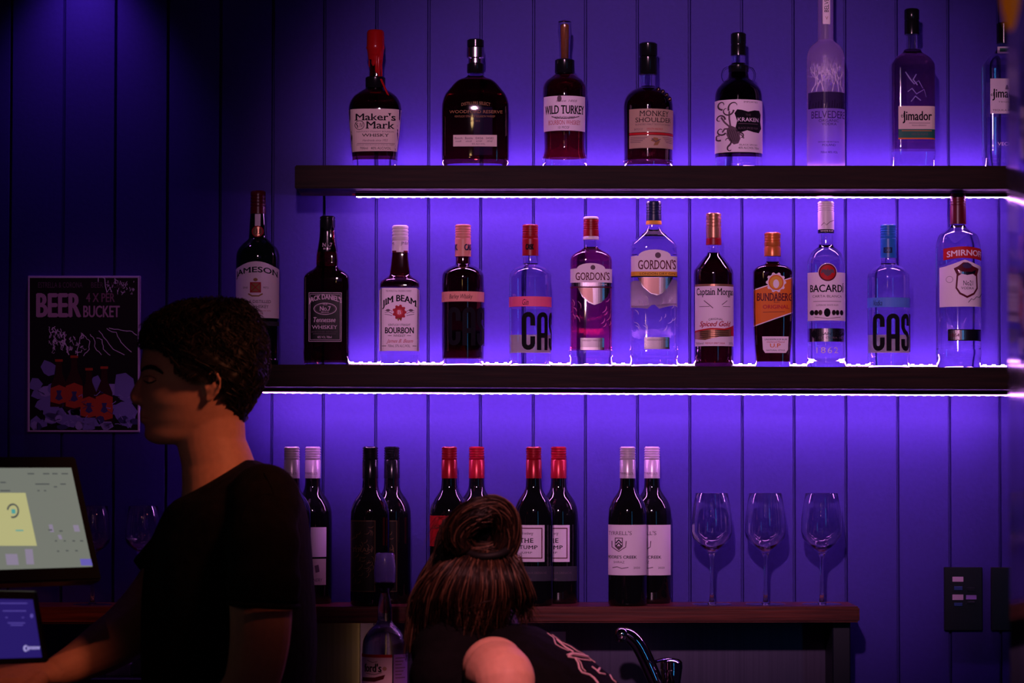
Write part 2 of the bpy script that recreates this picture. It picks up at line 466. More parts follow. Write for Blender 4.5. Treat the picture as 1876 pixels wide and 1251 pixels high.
def led_strip(pxl, pxr, zf, Yc, up, label, every=16.4, w=0.009, t=0.003, lead=True):
    xl, xr = P(pxl, 600, Yc).x, P(pxr, 600, Yc).x
    sgn = 1 if up else -1
    zm = zf((xl + xr) / 2)
    root = thing('led_strip', ((xl + xr) / 2, Yc, zm), label, 'led strip light')
    tilt = (zf(xr) - zf(xl)) / (xr - xl)
    L = (xr - xl) / 2
    root.rotation_euler = (0 if up else math.radians(30), -math.atan(tilt), 0)
    if not up: root.location.z -= .0034
    h0, h1 = (0.0002, t) if up else (-t, -0.0002)
    bm_to('mounting_channel', box_bm(-L, L, -w * .7, w * .7, h0, h1, 0.0006, 1), [silver_l], root)
    a, b = (t, t + 0.0022) if up else (-t - 0.0022, -t)
    bm_to('light_tape', box_bm(-L + .002, L - .002, -w/2, w/2, a, b), [ledtape_up_m if up else ledtape_m], root)
    a, b = (b, b + 0.0018) if up else (a - 0.0018, a)
    dm = box_bm(-.0028, .0028, -.0028, .0028, a, b); me = bpy.data.meshes.new('diode'); dm.to_mesh(me); dm.free(); me.materials.append(led_up_m if up else led_m)
    n = int((xr - xl) / (every * pm(Yc)))
    n = min(n, 98)
    for i in range(n):
        o = bpy.data.objects.new('diode', me); COL.objects.link(o); o.parent = root
        o.location = (-L + (i + .5) * 2 * L / n, 0, 0)
    if lead:
        bm_to('lead_wire', box_bm(-L - .006, -L + .001, -.001, .001, h0 * .8, h1 * .8), [wire_m], root)
    return root
led_strip(650, 1852, TOPB, -0.088, False, 'violet led strip fixed under the highest shelf')
led_strip(480, 1850, MIDB, -0.088, False, 'violet led strip fixed under the middle shelf')
led_strip(640, 1845, TOPF, -0.034, True, 'violet led strip lying along the wall on top of the highest shelf', t=0.004, lead=False)
led_strip(620, 1845, MIDF, -0.034, True, 'violet led strip lying along the wall on top of the middle shelf', t=0.0055, lead=False)

# ---------------------------------------------------------------- spirits, top shelf
def B(cx, row, *a, **k):
    zf = {'t': TOPF, 'm': MIDF, 'c': CTRF}[row]
    Y = k.pop('Y', YC)
    return Bottle(cx, zf(P(cx, 600, Y).x) + 0.0002, Y, *a, **k)
SP = 'spirit bottles on the top shelf'; SM = 'spirit bottles on the middle shelf'

b = B(686.5, 't', [(60, 10), (108, 10.5), (140, 11), (141, 11), (150, 11.5), (162, 18), (170, 30), (178, 40), (192, 47.5), (206, 49), (245, 46.5), (280, 43), (300, 41)],
      'squat square bourbon bottle with dripping red wax top and cream label', depth=.88, n=3.2, mats=(glass_clear, amber_d, glass_clear), fill=120, base=293, group=SP)
wx = b.cap('wax_seal', [(55.5, 14.5), (60, 16), (84, 16.5), (88, 17.5), (92, 15.8), (110, 13)], wax_m)
bm = bmesh.new()
for ang, py, r in ((-1.9, 118, 4), (-1.3, 132, 3.4), (-1.6, 112, 5), (-.9, 176, 2.6), (-.2, 140, 3.6), (.8, 125, 4), (2.0, 136, 4), (3.0, 120, 4)):
    r *= b.k; hz = b.zz(py); ht = b.zz(100)
    R0 = [(hz, 10.9), (b.zz(min(py - 6, 140)), 10.7), (ht, 12)]
    prevs = []
    pts = [(ht, 12.5 * b.k, r * 1.3), ((ht + hz) / 2, (b.hw((100 + py) / 2) + .4) * b.k, r), (hz, (b.hw(py) + .6) * b.k, r * .9), (hz - r, (b.hw(py + 4) + .3) * b.k, r * .25)]
    for (z, rad, rr) in pts:
        c = Vector((math.cos(ang) * rad, math.sin(ang) * rad, z))
        prevs.append([bm.verts.new(c + Vector((math.cos(t) * rr * -math.sin(ang) + math.cos(ang) * math.sin(t) * rr * .5, math.cos(t) * rr * math.cos(ang) + math.sin(ang) * math.sin(t) * rr * .5, 0))) for t in [2 * PI * q / 8 for q in range(8)]])
    for i in range(3):
        for q in range(8): bm.faces.new((prevs[i][q], prevs[i][(q+1) % 8], prevs[i+1][(q+1) % 8], prevs[i+1][q]))
    bm.faces.new(prevs[0]); bm.faces.new(prevs[-1])
b.part('wax_drips', bm, [wax_m])
b.cap('collar', [(141, 17.5), (143, 18.4), (160, 18.4), (162, 17)], blackcap)
a = b.art()
a.poly([(638, 204), (735, 204), (731, 250), (727, 280), (645, 281), (641, 240)], cream_l, 0)
a.text("Maker's", 651, 725, 212, 225, ink, serif=True, bold=.02); a.text('Mark', 671, 723, 227, 240, ink, serif=True, bold=.02)
a.ell(659.5, 233.5, 9, 8.5, ink, 1); a.ell(659.5, 233.5, 7.9, 7.4, cream_l, 2); a.text('S IV', 654, 666, 229.5, 238, ink, 3); a.line([(652, 229), (657, 238)], 1, ink, 3)
a.text('KENTUCKY STRAIGHT BOURBON', 654, 722, 244, 246.6, inkgrey); a.text('WHISKY', 664, 713, 249, 254.5, ink, serif=True, bold=.01)
a.text('Handmade since 1953', 665, 711, 259, 263, inkgrey, shear=.3); a.line([(655, 266.5), (724, 266.5)], .8, inkgrey); a.text('DISTILLED AND BOTTLED AT STAR HILL FARM', 654, 722, 268, 270.2, inkgrey)
a.text('700ml   40% ALC/VOL', 660, 717, 273, 277.5, ink)
a.build('front_label', b.root)

b = B(870.3, 't', [(110, 12), (134, 13), (138, 14), (142, 19), (146, 30), (152, 38), (160, 45), (174, 56), (192, 61.5), (206, 62), (285, 62), (294, 61), (301, 56)],
      'wide flat round-shouldered bourbon bottle with a small strip label', depth=.46, n=3.0, mats=(glass_clear, amber_d, glass_clear), fill=147, base=292, group=SP)
b.cap('stopper', [(72.4, 14.5), (74, 15.4), (86, 15.4)], blackcap)
b.cap('stopper_neck', [(86, 15.2), (88, 16.2), (106, 16.2), (108, 13), (116, 13)], silver_l)
b.cap('collar', [(116, 14.6), (118, 15.6), (133, 15.6), (135, 14)], blackcap)
a = b.art()
a.text('WOODFORD RESERVE', 823, 920, 205, 210.5, inkgold, serif=True); a.text('DISTILLERS SELECT', 845, 898, 192, 197.5, inkgold, arch=3)
a.text('KENTUCKY STRAIGHT BOURBON WHISKEY', 833, 907, 214.5, 218, inkgold); a.text('EST. 1812', 862, 879, 223, 226, inkgold)
a.rect(830, 910, 250, 271, cream_l, 0)
for q, t in enumerate(('Batch', 'Bottle', '0426', '04582')): a.text(t, 833 + q * 19, 847 + q * 19, 254, 258, inkgrey, 1); a.text(t[::-1], 834 + q * 19, 845 + q * 19, 260, 263, inkgrey, 1, shear=.3)
a.text('43% ALC./VOL.', 864, 889, 265, 268, inkgrey, 1)
a.build('front_label', b.root)

b = B(1034.3, 't', [(118, 13), (133, 15), (136, 18.5), (142, 26), (149.5, 35), (161.5, 40), (180, 40.3), (243, 38), (272, 37.5), (279, 38), (289, 41), (295, 41.5), (301, 40)],
      'round bourbon bottle with tall clear stopper and a pale front label', mats=(amber, amber_l, glass_clear), fill=243, base=291, group=SP)
b.cap('stopper', [(36.8, 9), (40, 12), (60, 12.6), (74, 10.5), (108, 9)], glass_clear)
b.cap('cork', [(44, 4.5), (46, 5.5), (107, 4.8)], cork_m)
b.cap('collar', [(109, 17), (111, 18), (133, 18.4), (135, 17)], blackcap)
a = b.art()
a.rect(996, 1071, 180, 243, white_l, 0, ny=4); a.text('WILD TURKEY', 999, 1068, 197.5, 212.5, ink, serif=True, bold=.02)
a.text('Since 1855', 1018, 1056, 187, 191, inkgrey, shear=.3); a.ell(1024, 185, 4, 6, inkgrey, 1); a.line([(1010, 217), (1018, 219.5), (1034, 221), (1052, 219), (1060, 216.5)], 1.6, inkgrey)
a.text('KENTUCKY SPIRIT', 1016, 1052, 217, 222, ink, 3, shear=.2); a.text('BOURBON WHISKEY', 1005, 1062, 224, 232, inkred, serif=True); a.text('101 PROOF', 1022, 1042, 235, 240, inkgrey)
a.build('front_label', b.root)

b = B(1187.8, 't', [(130, 13), (158, 13.5), (160, 15), (164, 26), (173.5, 38), (185.5, 44), (198, 45.5), (288, 44.8), (294, 46), (301, 45)],
      'round dark amber whisky bottle with black cap and two tan labels', mats=(glass_clear, amber_d, glass_clear), fill=159, base=292, group=SP)
b.cap('cap', [(78.8, 15.5), (81, 16.8), (101, 16.8), (103, 15.6)], blackcap)
b.cap('collar', [(103, 15.4), (106, 16.8), (136, 17), (137.5, 16)], blackcap)
a = b.art()
a.rect(1152, 1233, 204, 246.6, tan_l, 0); a.rect(1152, 1233, 252, 275.5, tan_l, 0); a.rect(1152, 1233, 247.4, 251.2, redlab, 0)
a.text('MONKEY', 1170, 1223, 207.5, 217.5, ink, serif=True); a.text('SHOULDER', 1163, 1227, 220, 228.5, ink, serif=True)
a.text('BLENDED MALT SCOTCH WHISKY', 1163, 1227, 231, 234, inkgrey); a.text('BATCH 27', 1161, 1176, 239.5, 243, inkgrey); a.text('SMOOTH AND RICH', 1183, 1212, 239, 242.5, inkred)
for q in range(4): a.line([(1154, 255.5 + q * 3), (1184 - q * 4, 256 + q * 3)], .9, inkgrey); a.line([(1212 + q * 2, 255.5 + q * 3), (1231, 256 + q * 3)], .9, inkgrey)
a.poly([(1190, 262), (1196, 256), (1203, 257), (1207, 263), (1203, 270), (1195, 271), (1198, 265)], inkgold, 1); a.line([(1192, 258), (1199, 264), (1208, 259)], 1.6, inkgrey, 2)
a.build('front_label', b.root)
bm = bmesh.new()
for (px, py) in ((1205, 167), (1213, 171), (1220, 177), (1226, 184)):
    r = 4.2 * b.k; hwv = b.hw(py); u = (px - b.cx) / hwv; u = max(-.97, min(.97, u))
    c = Vector(((px - b.cx) * b.k, -hwv * b.k * math.sqrt(1 - u * u), b.zz(py)))
    s_ = bmesh.new(); bmesh.ops.create_icosphere(s_, subdivisions=2, radius=r)
    for v in s_.verts: v.co = v.co * (1 + .12 * math.sin(v.co.x * 900)) + c
    merge(bm, s_)
b.part('metal_emblem', bm, [bronze_l])

b = B(1353.7, 't', [(100, 12), (116, 13), (134, 18), (143, 20), (151, 29), (163.7, 40), (179, 43.5), (284, 43.5), (293, 43.5), (301, 44)],
      'black rum bottle with two small glass loop handles at its neck', mats=(glass_clear, cola, glass_clear), fill=118, base=286, group=SP)
b.cap('cap', [(60.6, 13), (63, 14), (80, 14), (82, 13.4), (84, 14), (102, 14.2)], blackcap)
b.cap('collar', [(119, 17.5), (121, 18.6), (132, 18.6), (133.5, 17.5)], blackcap)
for sx in (-1, 1):
    bm = bmesh.new(); pts = []
    for q in range(15):
        t = -0.42 * PI + q / 14 * 1.32 * PI
        pts.append(Vector((sx * (19 + 10 * math.cos(t) + 1), 0, 138 - 14 * math.sin(t))))
    rings = []
    for i, p in enumerate(pts):
        c = Vector((p.x * b.k, 0, b.zz(p.z))); d = (pts[min(14, i+1)] - pts[max(0, i-1)]); d = Vector((d.x, 0, -d.z)).normalized(); nn = Vector((0, 1, 0)); bb = d.cross(nn)
        rings.append([bm.verts.new(c + (nn * math.cos(q * PI / 4) + bb * math.sin(q * PI / 4)) * 2.0 * b.k) for q in range(8)])
    for i in range(14):
        for q in range(8): bm.faces.new((rings[i][q], rings[i][(q+1) % 8], rings[i+1][(q+1) % 8], rings[i+1][q]))
    bm.faces.new(rings[0]); bm.faces.new(rings[-1])
    b.part('handle', bm, [glass_clear])
a = b.art()
a.rect(1310, 1397, 187, 282.6, white_l, 0)
a.poly([(1343, 212), (1348, 205), (1356, 206), (1368, 209), (1380, 206), (1389, 206), (1392, 213), (1391, 226), (1393, 238), (1388, 247), (1378, 246), (1366, 243), (1354, 247), (1347, 245), (1345, 238), (1348, 226)], ink, 1)
a.text('KRAKEN', 1349, 1387, 220, 227, white_l, 2, bold=.01); a.text('THE', 1363, 1373, 213, 217, inkgrey, 2); a.text('BLACK SPICED RUM', 1350, 1386, 237, 241, inkgrey, 2); a.line([(1350, 231), (1386, 231)], 1, inkgrey, 2)
# octopus: mantle and eight curling arms
a.poly([(1330, 240), (1336, 234), (1345, 238), (1351, 247), (1354, 258), (1350, 267), (1342, 269), (1334, 262), (1329, 251)], inkgrey, 1)
for q in range(5): a.line([(1331 + q * 3.5, 242), (1334 + q * 3.8, 253), (1339 + q * 2.6, 264)], .7, ink, 2)
for (cx_, cy_, r0, tw, ph, ex) in ((1330, 206, 12, 4.5, 0, 1), (1322, 196, 9, 5, 1.5, 1), (1345, 200, 14, 3.0, 2.6, 1), (1318, 222, 9, 5, 3, -1), (1320, 243, 9, 5, .5, 1), (1330, 262, 9, 4, 2, -1), (1355, 254, 7, 4, 4, 1), (1336, 277, 7, 3.5, 5, -1), (1316, 254, 7, 4.5, 1, 1)):
    pts = [(cx_ + ex * math.cos(ph + tw * t) * r0 * (1 - .75 * t), cy_ + math.sin(ph + tw * t) * r0 * (1 - .75 * t)) for t in [i / 14 for i in range(15)]]
    pts = [p for p in pts if p[0] > 1312]
    if len(pts) > 2: a.line([(1335, 236)] + pts if False else pts, [3.4 - 2.6 * i / len(pts) for i in range(len(pts))], inkgrey, 1); a.line(pts, .7, ink, 2)
a.line([(1334, 236), (1326, 228), (1320, 218)], 3, inkgrey, 1); a.line([(1336, 236), (1334, 222), (1334, 208)], 3, inkgrey, 1); a.line([(1333, 240), (1326, 240), (1322, 246)], 3, inkgrey, 1); a.line([(1350, 250), (1356, 252), (1360, 258)], 2.2, inkgrey, 1)
a.text('BLACK SPICED', 1352, 1385, 268, 271, inkgrey); a.text('40% ALC/VOL 700ml', 1350, 1388, 273, 277, ink); a.text('IMPORTED', 1360, 1386, 190, 193, inkgrey)
a.build('front_label', b.root)

b = B(1514, 't', [(-22, 13.6), (-20, 14.2), (72, 14.2), (76, 15.5), (84.4, 26), (94.6, 32), (107, 34.5), (280, 34.8), (301, 35)],
      'tall frosted pale vodka bottle reaching above the picture, etched with bare trees', mats=(frost_m, frost_m, frost_m), group=SP)
b.cap('cap', [(-46, 13.6), (-44, 14.6), (-23, 14.6)], silver_l)
a = b.art(); a.rect(1507.5, 1521, -15, 46, white_l, 0)
vs, fs = text_geo('BELVEDERE', 0, True, 0, 1.0)
a.add([(1510.5 + (1 - v) * -0 + (1 - v) * 7.5, 24 - u * 46) for u, v in vs], fs, ink, 1)
a.text('V', 1512, 1517, 32, 38, inkgold, 1); a.build('neck_label', b.root)
a = b.art()
a.text('BELVEDERE', 1486, 1546, 207, 220, paint('ink_violet', (0.06, 0.02, 0.16)), serif=True); V = a.mats[0]
a.text('ORGANIC', 1498, 1534, 222, 227, V); a.text('VODKA', 1503, 1530, 228.5, 233, V)
a.text('DISTILLED AND BOTTLED IN', 1497, 1534, 262, 264.5, V); a.text('POLAND', 1504, 1528, 267, 271, V); a.text('700ml 40% VOL', 1501, 1532, 280, 284, V)
a.build('printed_lettering', b.root); a = b.art()
rt = random.Random(3)
def tree(x, y, ang, L, w, dpt):
    x2, y2 = x + math.cos(ang) * L, y - math.sin(ang) * L
    if dpt == 0 or not (1483 < x2 < 1545) or y2 < 106: return
    a.line([(x, y), ((x + x2) / 2 + rt.uniform(-1, 1), (y + y2) / 2), (x2, y2)], [w, w * .85, w * .7], TREE, 1)
    for q in (-1, 1): tree(x2, y2, ang + q * rt.uniform(.25, .6), L * rt.uniform(.72, .95), w * .75, dpt - 1)
TREE = paint('etched_white', (0.80, 0.66, 0.95), 0.6)
for tx, an in ((1486, 1.1), (1494, 1.3), (1506, 1.75), (1522, 1.4), (1534, 1.7), (1543, 2.0)): tree(tx, 171, an, 13, 1.5, 6)
a.build('etched_print', b.root)
a = b.art(); a.rect(1481, 1547, 172, 202, paint('clear_window', (0.035, 0.02, 0.09), 0.08), 0)
dkv = paint('window_trunks', (0.02, 0.01, 0.05), .2)
for q in range(14): a.line([(1483 + q * 4.8, 201), (1484 + q * 4.8, 186 + (q * 7 % 9))], 1.4, dkv, 1)
a.build('clear_window', b.root)

def jimador(cx, label, liq, dep, bandm, fy=92):
    b = B(cx, 't', [(60, 9.5), (90, 10), (92, 15), (97, 18), (104, 28), (110, 34), (120, 40), (128, 40.5), (268, 40), (276, 40.5), (282, 41), (301, 37.5)],
          label, depth=.85, n=5, mats=(glass_clear, liq, glass_clear), fill=fy, base=278, group=SP)
    return b
b = jimador(1672.6, 'square-shouldered tequila bottle with black cap and a dark green label band', paleliq, .85, green_l)
b.cap('cap', [(16.6, 13), (19, 13.8), (36, 13.8), (37.5, 13), (39, 13.8), (63.4, 13.8)], blackcap)
a = b.art()
a.rect(1643, 1711, 198, 240, cream_l, 0); a.rect(1643, 1711, 240, 256, green_l, 0); a.rect(1643, 1711, 256, 258.5, orange_l, 0); a.rect(1649, 1704, 242, 244, inkgold, 1)
a.text('Jimador', 1651, 1704, 207.5, 229.5, ink, bold=.015); a.text('el', 1647.5, 1653, 211, 219, ink); a.line([(1662, 229), (1701, 229)], .8, inkgrey); a.text('TEQUILA REPOSADO', 1667, 1694, 232, 235, inkgrey)
a.text('100% DE AGAVE', 1667, 1697, 247, 251, inkgrey, 1)
a.build('front_label', b.root)
a = b.art(); EMB = M('relief_glass', (.22, .20, .42), .25)
for pts in (((1656, 136), (1664, 148), (1672, 158), (1680, 152), (1688, 166)), ((1676, 140), (1670, 150), (1678, 160)), ((1660, 172), (1668, 166), (1676, 176), (1690, 168), (1694, 182)), ((1666, 190), (1674, 180), (1684, 188))):
    a.line(list(pts), [1.6, 2.4, 2, 1.6, 1.0][:len(pts)], EMB, 0)
a.build('agave_emblem', b.root)
b = jimador(1842, 'clear tequila bottle at the right end of the highest shelf, half behind the column', glass_clear, .85, None, fy=105)
b.cap('cap', [(42, 13), (44, 13.8), (80, 13.8)], blackcap)
a = b.art(hwf=lambda y: 15.2 if y < 105 else b.hw(y)); a.rect(1828, 1856, 87, 102, white_l, 0); a.rect(1832, 1852, 90, 97, green_l, 1); a.build('neck_label', b.root)
a = b.art(); a.rect(1811, 1873, 148, 212, white_l, 0); a.text('Jimador', 1815, 1868, 167, 188, ink, bold=.015); a.text('el', 1811.8, 1817, 173, 180, ink); a.text('TEQUILA', 1825, 1860, 189.5, 192, inkgrey)
a.text('TEQUILA BLANCO', 1815, 1868, 204, 208, inkgrey); a.poly([(1838, 168), (1840, 160), (1843, 160), (1845, 168)], inkgrey, 1); a.build('front_label', b.root)
a = b.art(); a.text('VECINO', 1824, 1862, 264, 270, white_l, 1, bold=.02); a.build('embossed_lettering', b.root)

# ---------------------------------------------------------------- spirits, middle shelf
b = B(472, 'm', [(380, 13), (392, 14), (410, 15.5), (436.5, 17), (441, 21), (447, 28), (456.6, 36), (468, 39.7), (476, 40), (655, 40), (666, 38)],
      'tall dark green whiskey bottle with red capsule behind the bartender\'s head', mats=(green_dk,), group=SM)
b.cap('capsule', [(349.6, 13), (352, 13.7), (392, 14.4)], dredcap, ridges=(360, 366, 372, 378))
a = b.art(hwf=lambda y: b.hw(y) + .2); a.rect(467.5, 477.5, 393, 415, white_l, 0); a.ell(472.5, 425, 10.5, 10.5, inkred, 1); a.ell(472.5, 425, 8.6, 8.6, gold_l, 2); a.text('JJ', 468, 477, 420, 430, inkmar, 3, serif=True); a.build('neck_label', b.root)
a = b.art(); pts = [(432.6, 584), (432.6, 495)] + [(433 + i * 78 / 10, 495 - 14 * (1 - (i / 5 - 1) ** 2)) for i in range(1, 10)] + [(511.4, 495), (511.4, 584)]
a.poly(pts, white_l, 0)
a.text('JAMESON', 435, 509, 500, 513, paint('ink_green', (.005, .02, .02)), serif=True, bold=.025, arch=9)
a.rect(461, 481, 519, 538, inkred, 1); a.rect(463, 479, 521, 536, inkgold, 2); a.line([(463, 521), (479, 536)], 1.8, inkred, 3); a.line([(479, 521), (463, 536)], 1.8, inkred, 3); a.line([(458, 540), (465, 544), (477, 544), (484, 540)], 2.5, inkgold, 1)
a.ell(471, 514.5, 4, 3, inkgold, 1); a.text('SINE', 448, 457, 527, 530.5, inkgrey); a.text('METU', 485, 494, 527, 530.5, inkgrey)
a.text('TRIPLE DISTILLED', 444, 498, 551.5, 557, ink, serif=True); a.text('IRISH WHISKEY', 448, 494, 560.5, 566, ink, serif=True); a.text('JOHN JAMESON & SON', 454, 498, 570, 572.5, inkred); a.text('DUBLIN', 460, 484, 575, 577.5, inkred)
a.rect(432.6, 511.4, 590, 598, greycard, 0)
a.build('front_label', b.root)

b = B(599.4, 'm', [(418, 13.5), (433, 14), (455, 17), (468, 19.5), (480, 20), (488, 20), (494, 26), (499, 34), (505, 40), (511, 42), (520, 42.2), (630, 42), (638, 41.6), (645, 42.5), (666, 41)],
      'square dark whiskey bottle with a black label and black neck', depth=.95, n=5.5, mats=(amber_l, amber_d, glass_clear), fill=500, base=660, group=SM)
b.cap('cap', [(396, 13.4), (398, 14.2), (421, 14.2), (423, 13.6)], blackcap, ridges=(402,))
b.cap('neck_sleeve', [(423, 14.3), (434, 14.8), (452, 17.6), (460, 18.8), (462, 18.6)], blackcap)
a = b.art(hwf=lambda y: b.hw(y) + .8, cut=3); s0 = b.wrap; a.text('No.7', 591, 609, 446, 453, white_print, 3, serif=True); a.text('BRAND', 593, 606, 455, 458, white_print, 3); a.build('neck_label', b.root)
a = b.art()
a.rect(567, 629, 537, 628, blackcap, 0)
for (x0, x1, y0, y1, w) in ((568, 628, 538, 627, .9), (570.5, 625.5, 541, 624, .6)): a.frame(x0, x1, y0, y1, w, white_print)
a.text("JACK DANIEL'S", 568, 628, 548, 560, white_print, serif=True, bold=.02, arch=7)
a.ell(598, 567.5, 21, 11, white_print, 1, 28); a.ell(598, 567.5, 19.8, 9.8, blackcap, 2, 28); a.ell(598, 567.5, 18.4, 8.6, inkgrey, 3, 28); a.ell(598, 567.5, 17.6, 7.8, blackcap, 4, 28)
a.text('No.7', 588, 608, 563, 571, white_print, 5, serif=True, bold=.02); a.text('OLD', 594, 602, 558, 561, white_print, 5); a.text('BRAND', 591, 605, 572.5, 575, white_print, 5)
a.text('Tennessee', 577, 617, 583, 592, white_print, shear=.25, bold=.01); a.text('SOUR MASH', 581, 614, 593.5, 596, inkgrey); a.text('WHISKEY', 574, 620, 597.5, 604, white_print, serif=True, bold=.01)
a.text('JACK DANIEL DISTILLERY', 573, 621, 608.5, 611, inkgrey); a.line([(576, 613), (618, 613)], .7, inkgrey); a.text('40% VOL 700ml', 584, 610, 617, 621, white_print)
a.build('front_label', b.root)

b = B(732.8, 'm', [(460, 14.5), (464, 14.6), (478, 16), (495, 18), (499, 18.8), (503, 19), (508, 24), (513.5, 32), (519.5, 36.6), (526, 36.8), (655, 36.5), (667, 36)],
      'square bourbon bottle with white capsule and white label bearing a red seal', depth=.95, n=4.5, mats=(amber, amber_d, glass_clear), fill=512, base=652, group=SM)
b.cap('capsule', [(413, 14), (415, 15), (440, 15.2), (441.5, 14.2), (443, 15.2), (462.7, 15.3)], whitecap, ridges=(420, 426, 432))
a = b.art(hwf=lambda y: 15.6); 
def neckart(b, items, hw, cutv=3):
    w = b.wrap; d, n = b.depth, b.n; b.wrap = True
    a = b.art(cut=cutv, hwf=lambda y: hw); b.wrap = w
    for it in items: getattr(a, it[0])(*it[1:])
    return a.build('neck_label', b.root)
a.bm.free()
neckart(b, [('text', 'JIM BEAM', 735, 747.5, 443, 451, ink, 1), ('text', 'M', 718.5, 722, 444, 450, ink, 1)], 15.4)
a = b.art()
a.poly([(695.5, 644), (695.5, 533), (700, 529), (764, 529), (769, 533), (769, 644)], white_l, 0)
a.text("THE WORLD'S No.1 BOURBON WHISKEY", 708, 755, 533, 536.5, inkgrey); a.text('JIM BEAM', 702, 764, 553, 568, ink, serif=True, bold=.025, arch=11)
a.ell(733, 573.5, 10.5, 11.5, inkred, 1); [a.ell(733 + 10.5 * math.cos(q), 573.5 + 11.5 * math.sin(q), 2.6, 2.6, inkred, 1, 8) for q in [i * .7 for i in range(9)]]; a.ell(733, 573.5, 6, 6, paint('seal_light', (.6, .06, .08)), 2); a.text('B', 730, 736, 570, 577, white_l, 3, serif=True)
for sx in (-1, 1):
    for q in range(3): a.line([(733 + sx * 13, 572 + q * 4), (733 + sx * 20, 568 + q * 5), (733 + sx * 27, 571 + q * 3)], .9, inkgrey, 1)
    a.ell(733 + sx * 21, 570, 4, 2.2, inkgrey, 1, 8)
a.poly([(728, 584), (731, 590), (733, 586), (736, 590), (738, 584)], inkgold, 1)
a.text('KENTUCKY STRAIGHT', 713, 753, 594.5, 598.5, ink); a.text('BOURBON', 707, 759, 601, 612, ink, bold=.025); a.text('WHISKEY', 722, 744, 614, 618.5, ink); a.line([(712, 616), (719, 616)], 1, inkgrey); a.line([(747, 616), (754, 616)], 1, inkgrey)
a.text('James B. Beam', 709, 758, 622.5, 631, inkred, shear=.5); a.text('700mL 37% ALC./VOL.', 712, 753, 632.5, 637, ink); a.line([(701, 635), (709, 635)], 1, ink); a.line([(757, 635), (764, 635)], 1, ink)
a.build('front_label', b.root)

def casbottle(cx, label, capm, capy, liq, bandm, by, bt, btx, cy, cx0, big, side=None, capsy=None, base=655):
    b = B(cx, 'm', [(capy - 4, 13), (482, 13.6), (485, 15), (488, 22), (492, 29), (498, 35.5), (505, 38.4), (512, 38.7), (655, 38.7), (663, 38.2), (670, 38)],
          label, mats=(glass_clear if liq is glass_clear else amber, liq, glass_clear), fill=486, base=base, group=SM)
    b.cap('capsule', [(411.5, 13.8), (413, 14.6), (435, 14.6), (437, 13.8), (438, 14.7), (capy, 14.9)], capm, ridges=(417, 421.5, 426, 430.5))
    return b
def casart(b, bandm, by0, by1, word, wx0, wx1, y0, y1, c0, ltr, rear=None):
    a = b.art(cut=5)
    hw_ = 38.9
    a.rect(b.cx - hw_, b.cx + hw_, by0, by1, bandm, 0)
    a.text(word, wx0, wx1, by0 + 5, by1 - 3, ink, 1, shear=.25, serif=True)
    a.conv = lambda x, y: x
    x = (lambda p: 38.9 * math.asin(max(-1, min(1, (p - b.cx) / 38.9))))
    s0 = x(c0)
    wL = ltr * 1.0
    for ch, wd_ in zip('CASK', (wL, wL, wL * .92, wL)):
        # condensed slab letters
        h = y1 - y0; t = wL * .36
        L, R_ = s0, s0 + wd_
        def arcs(cx_, cy_, r, a0, a1, n=7): return [(cx_ + r * math.cos(a0 + (a1 - a0) * i / n), cy_ + r * math.sin(a0 + (a1 - a0) * i / n)) for i in range(n + 1)]
        m = (L + R_) / 2; r = wd_ / 2 - t / 2
        if ch == 'C':
            pts = [(R_ - t/2, y0 + h*.36), (R_ - t/2, y0 + r + t/2)] + arcs(m, y0 + r + t/2, r, 0, -PI)[1:] + [(L + t/2, y1 - r - t/2)] + arcs(m, y1 - r - t/2, r, PI, 0)[1:] + [(R_ - t/2, y1 - h*.36)]
            a.line(pts, t, ink, 2)
        elif ch == 'A':
            pts = [(L + t/2, y1), (L + t/2, y0 + r + t/2)] + arcs(m, y0 + r + t/2, r, PI, 2 * PI)[1:] + [(R_ - t/2, y1)]
            a.line(pts, t, ink, 2); a.rect(L + t, R_ - t, y0 + h*.55, y0 + h*.68, ink, 2)
        elif ch == 'S':
            q = y0 + h / 2
            pts = [(R_ - t/2, y0 + h*.32), (R_ - t/2, y0 + r + t/2)] + arcs(m, y0 + r + t/2, r, 0, -PI)[1:] + [(L + t/2, q - h*.12), (m - r*.5, q - h*.03), (m + r*.5, q + h*.04), (R_ - t/2, q + h*.13), (R_ - t/2, y1 - r - t/2)] + arcs(m, y1 - r - t/2, r, 0, PI)[1:] + [(L + t/2, y1 - h*.32)]
            a.line(pts, t, ink, 2)
        else:
            a.rect(L, L + t, y0, y1, ink, 2); a.line([(R_ - t/2, y0), (L + t, (y0+y1)/2), (R_ - t/2, y1)], t, ink, 2)
        s0 += wd_ + wL * .13
    a.build('front_label', b.root)
    if rear:       # label on the back of the bottle, seen through it
        k = b.k; hwv = b.hw
        bm = bmesh.new(); (rx0, rx1, ry0, ry1, rm) = rear
        rr = 38.9 * k + .0004; t0 = math.asin(max(-.99, (rx0 - b.cx) / 38.9)); t1 = math.asin(min(.99, (rx1 - b.cx) / 38.9))
        col = []
        for i in range(13):
            th = t0 + (t1 - t0) * i / 12
            col.append((bm.verts.new((rr * math.sin(th), rr * math.cos(th), b.zz(ry0))), bm.verts.new((rr * math.sin(th), rr * math.cos(th), b.zz(ry1)))))
        for i in range(12): bm.faces.new((col[i][0], col[i+1][0], col[i+1][1], col[i][1]))
        b.part('back_label', bm, [rm])
back_white = M('back_label_paper', (.8, .7, .8), .6, trans=0.0)
b = casbottle(848, 'amber whisky bottle with peach capsule, peach band and huge black letters', peachcap, 470, amber_d, peach_l, 0, 0, 0, 0, 0, 0)
neckart(b, [('text', 'CAS', 851, 862, 448, 459, navycap, 1, .05), ('text', 'K', 834, 838.5, 448, 459, navycap, 1, .05)], 15.1)
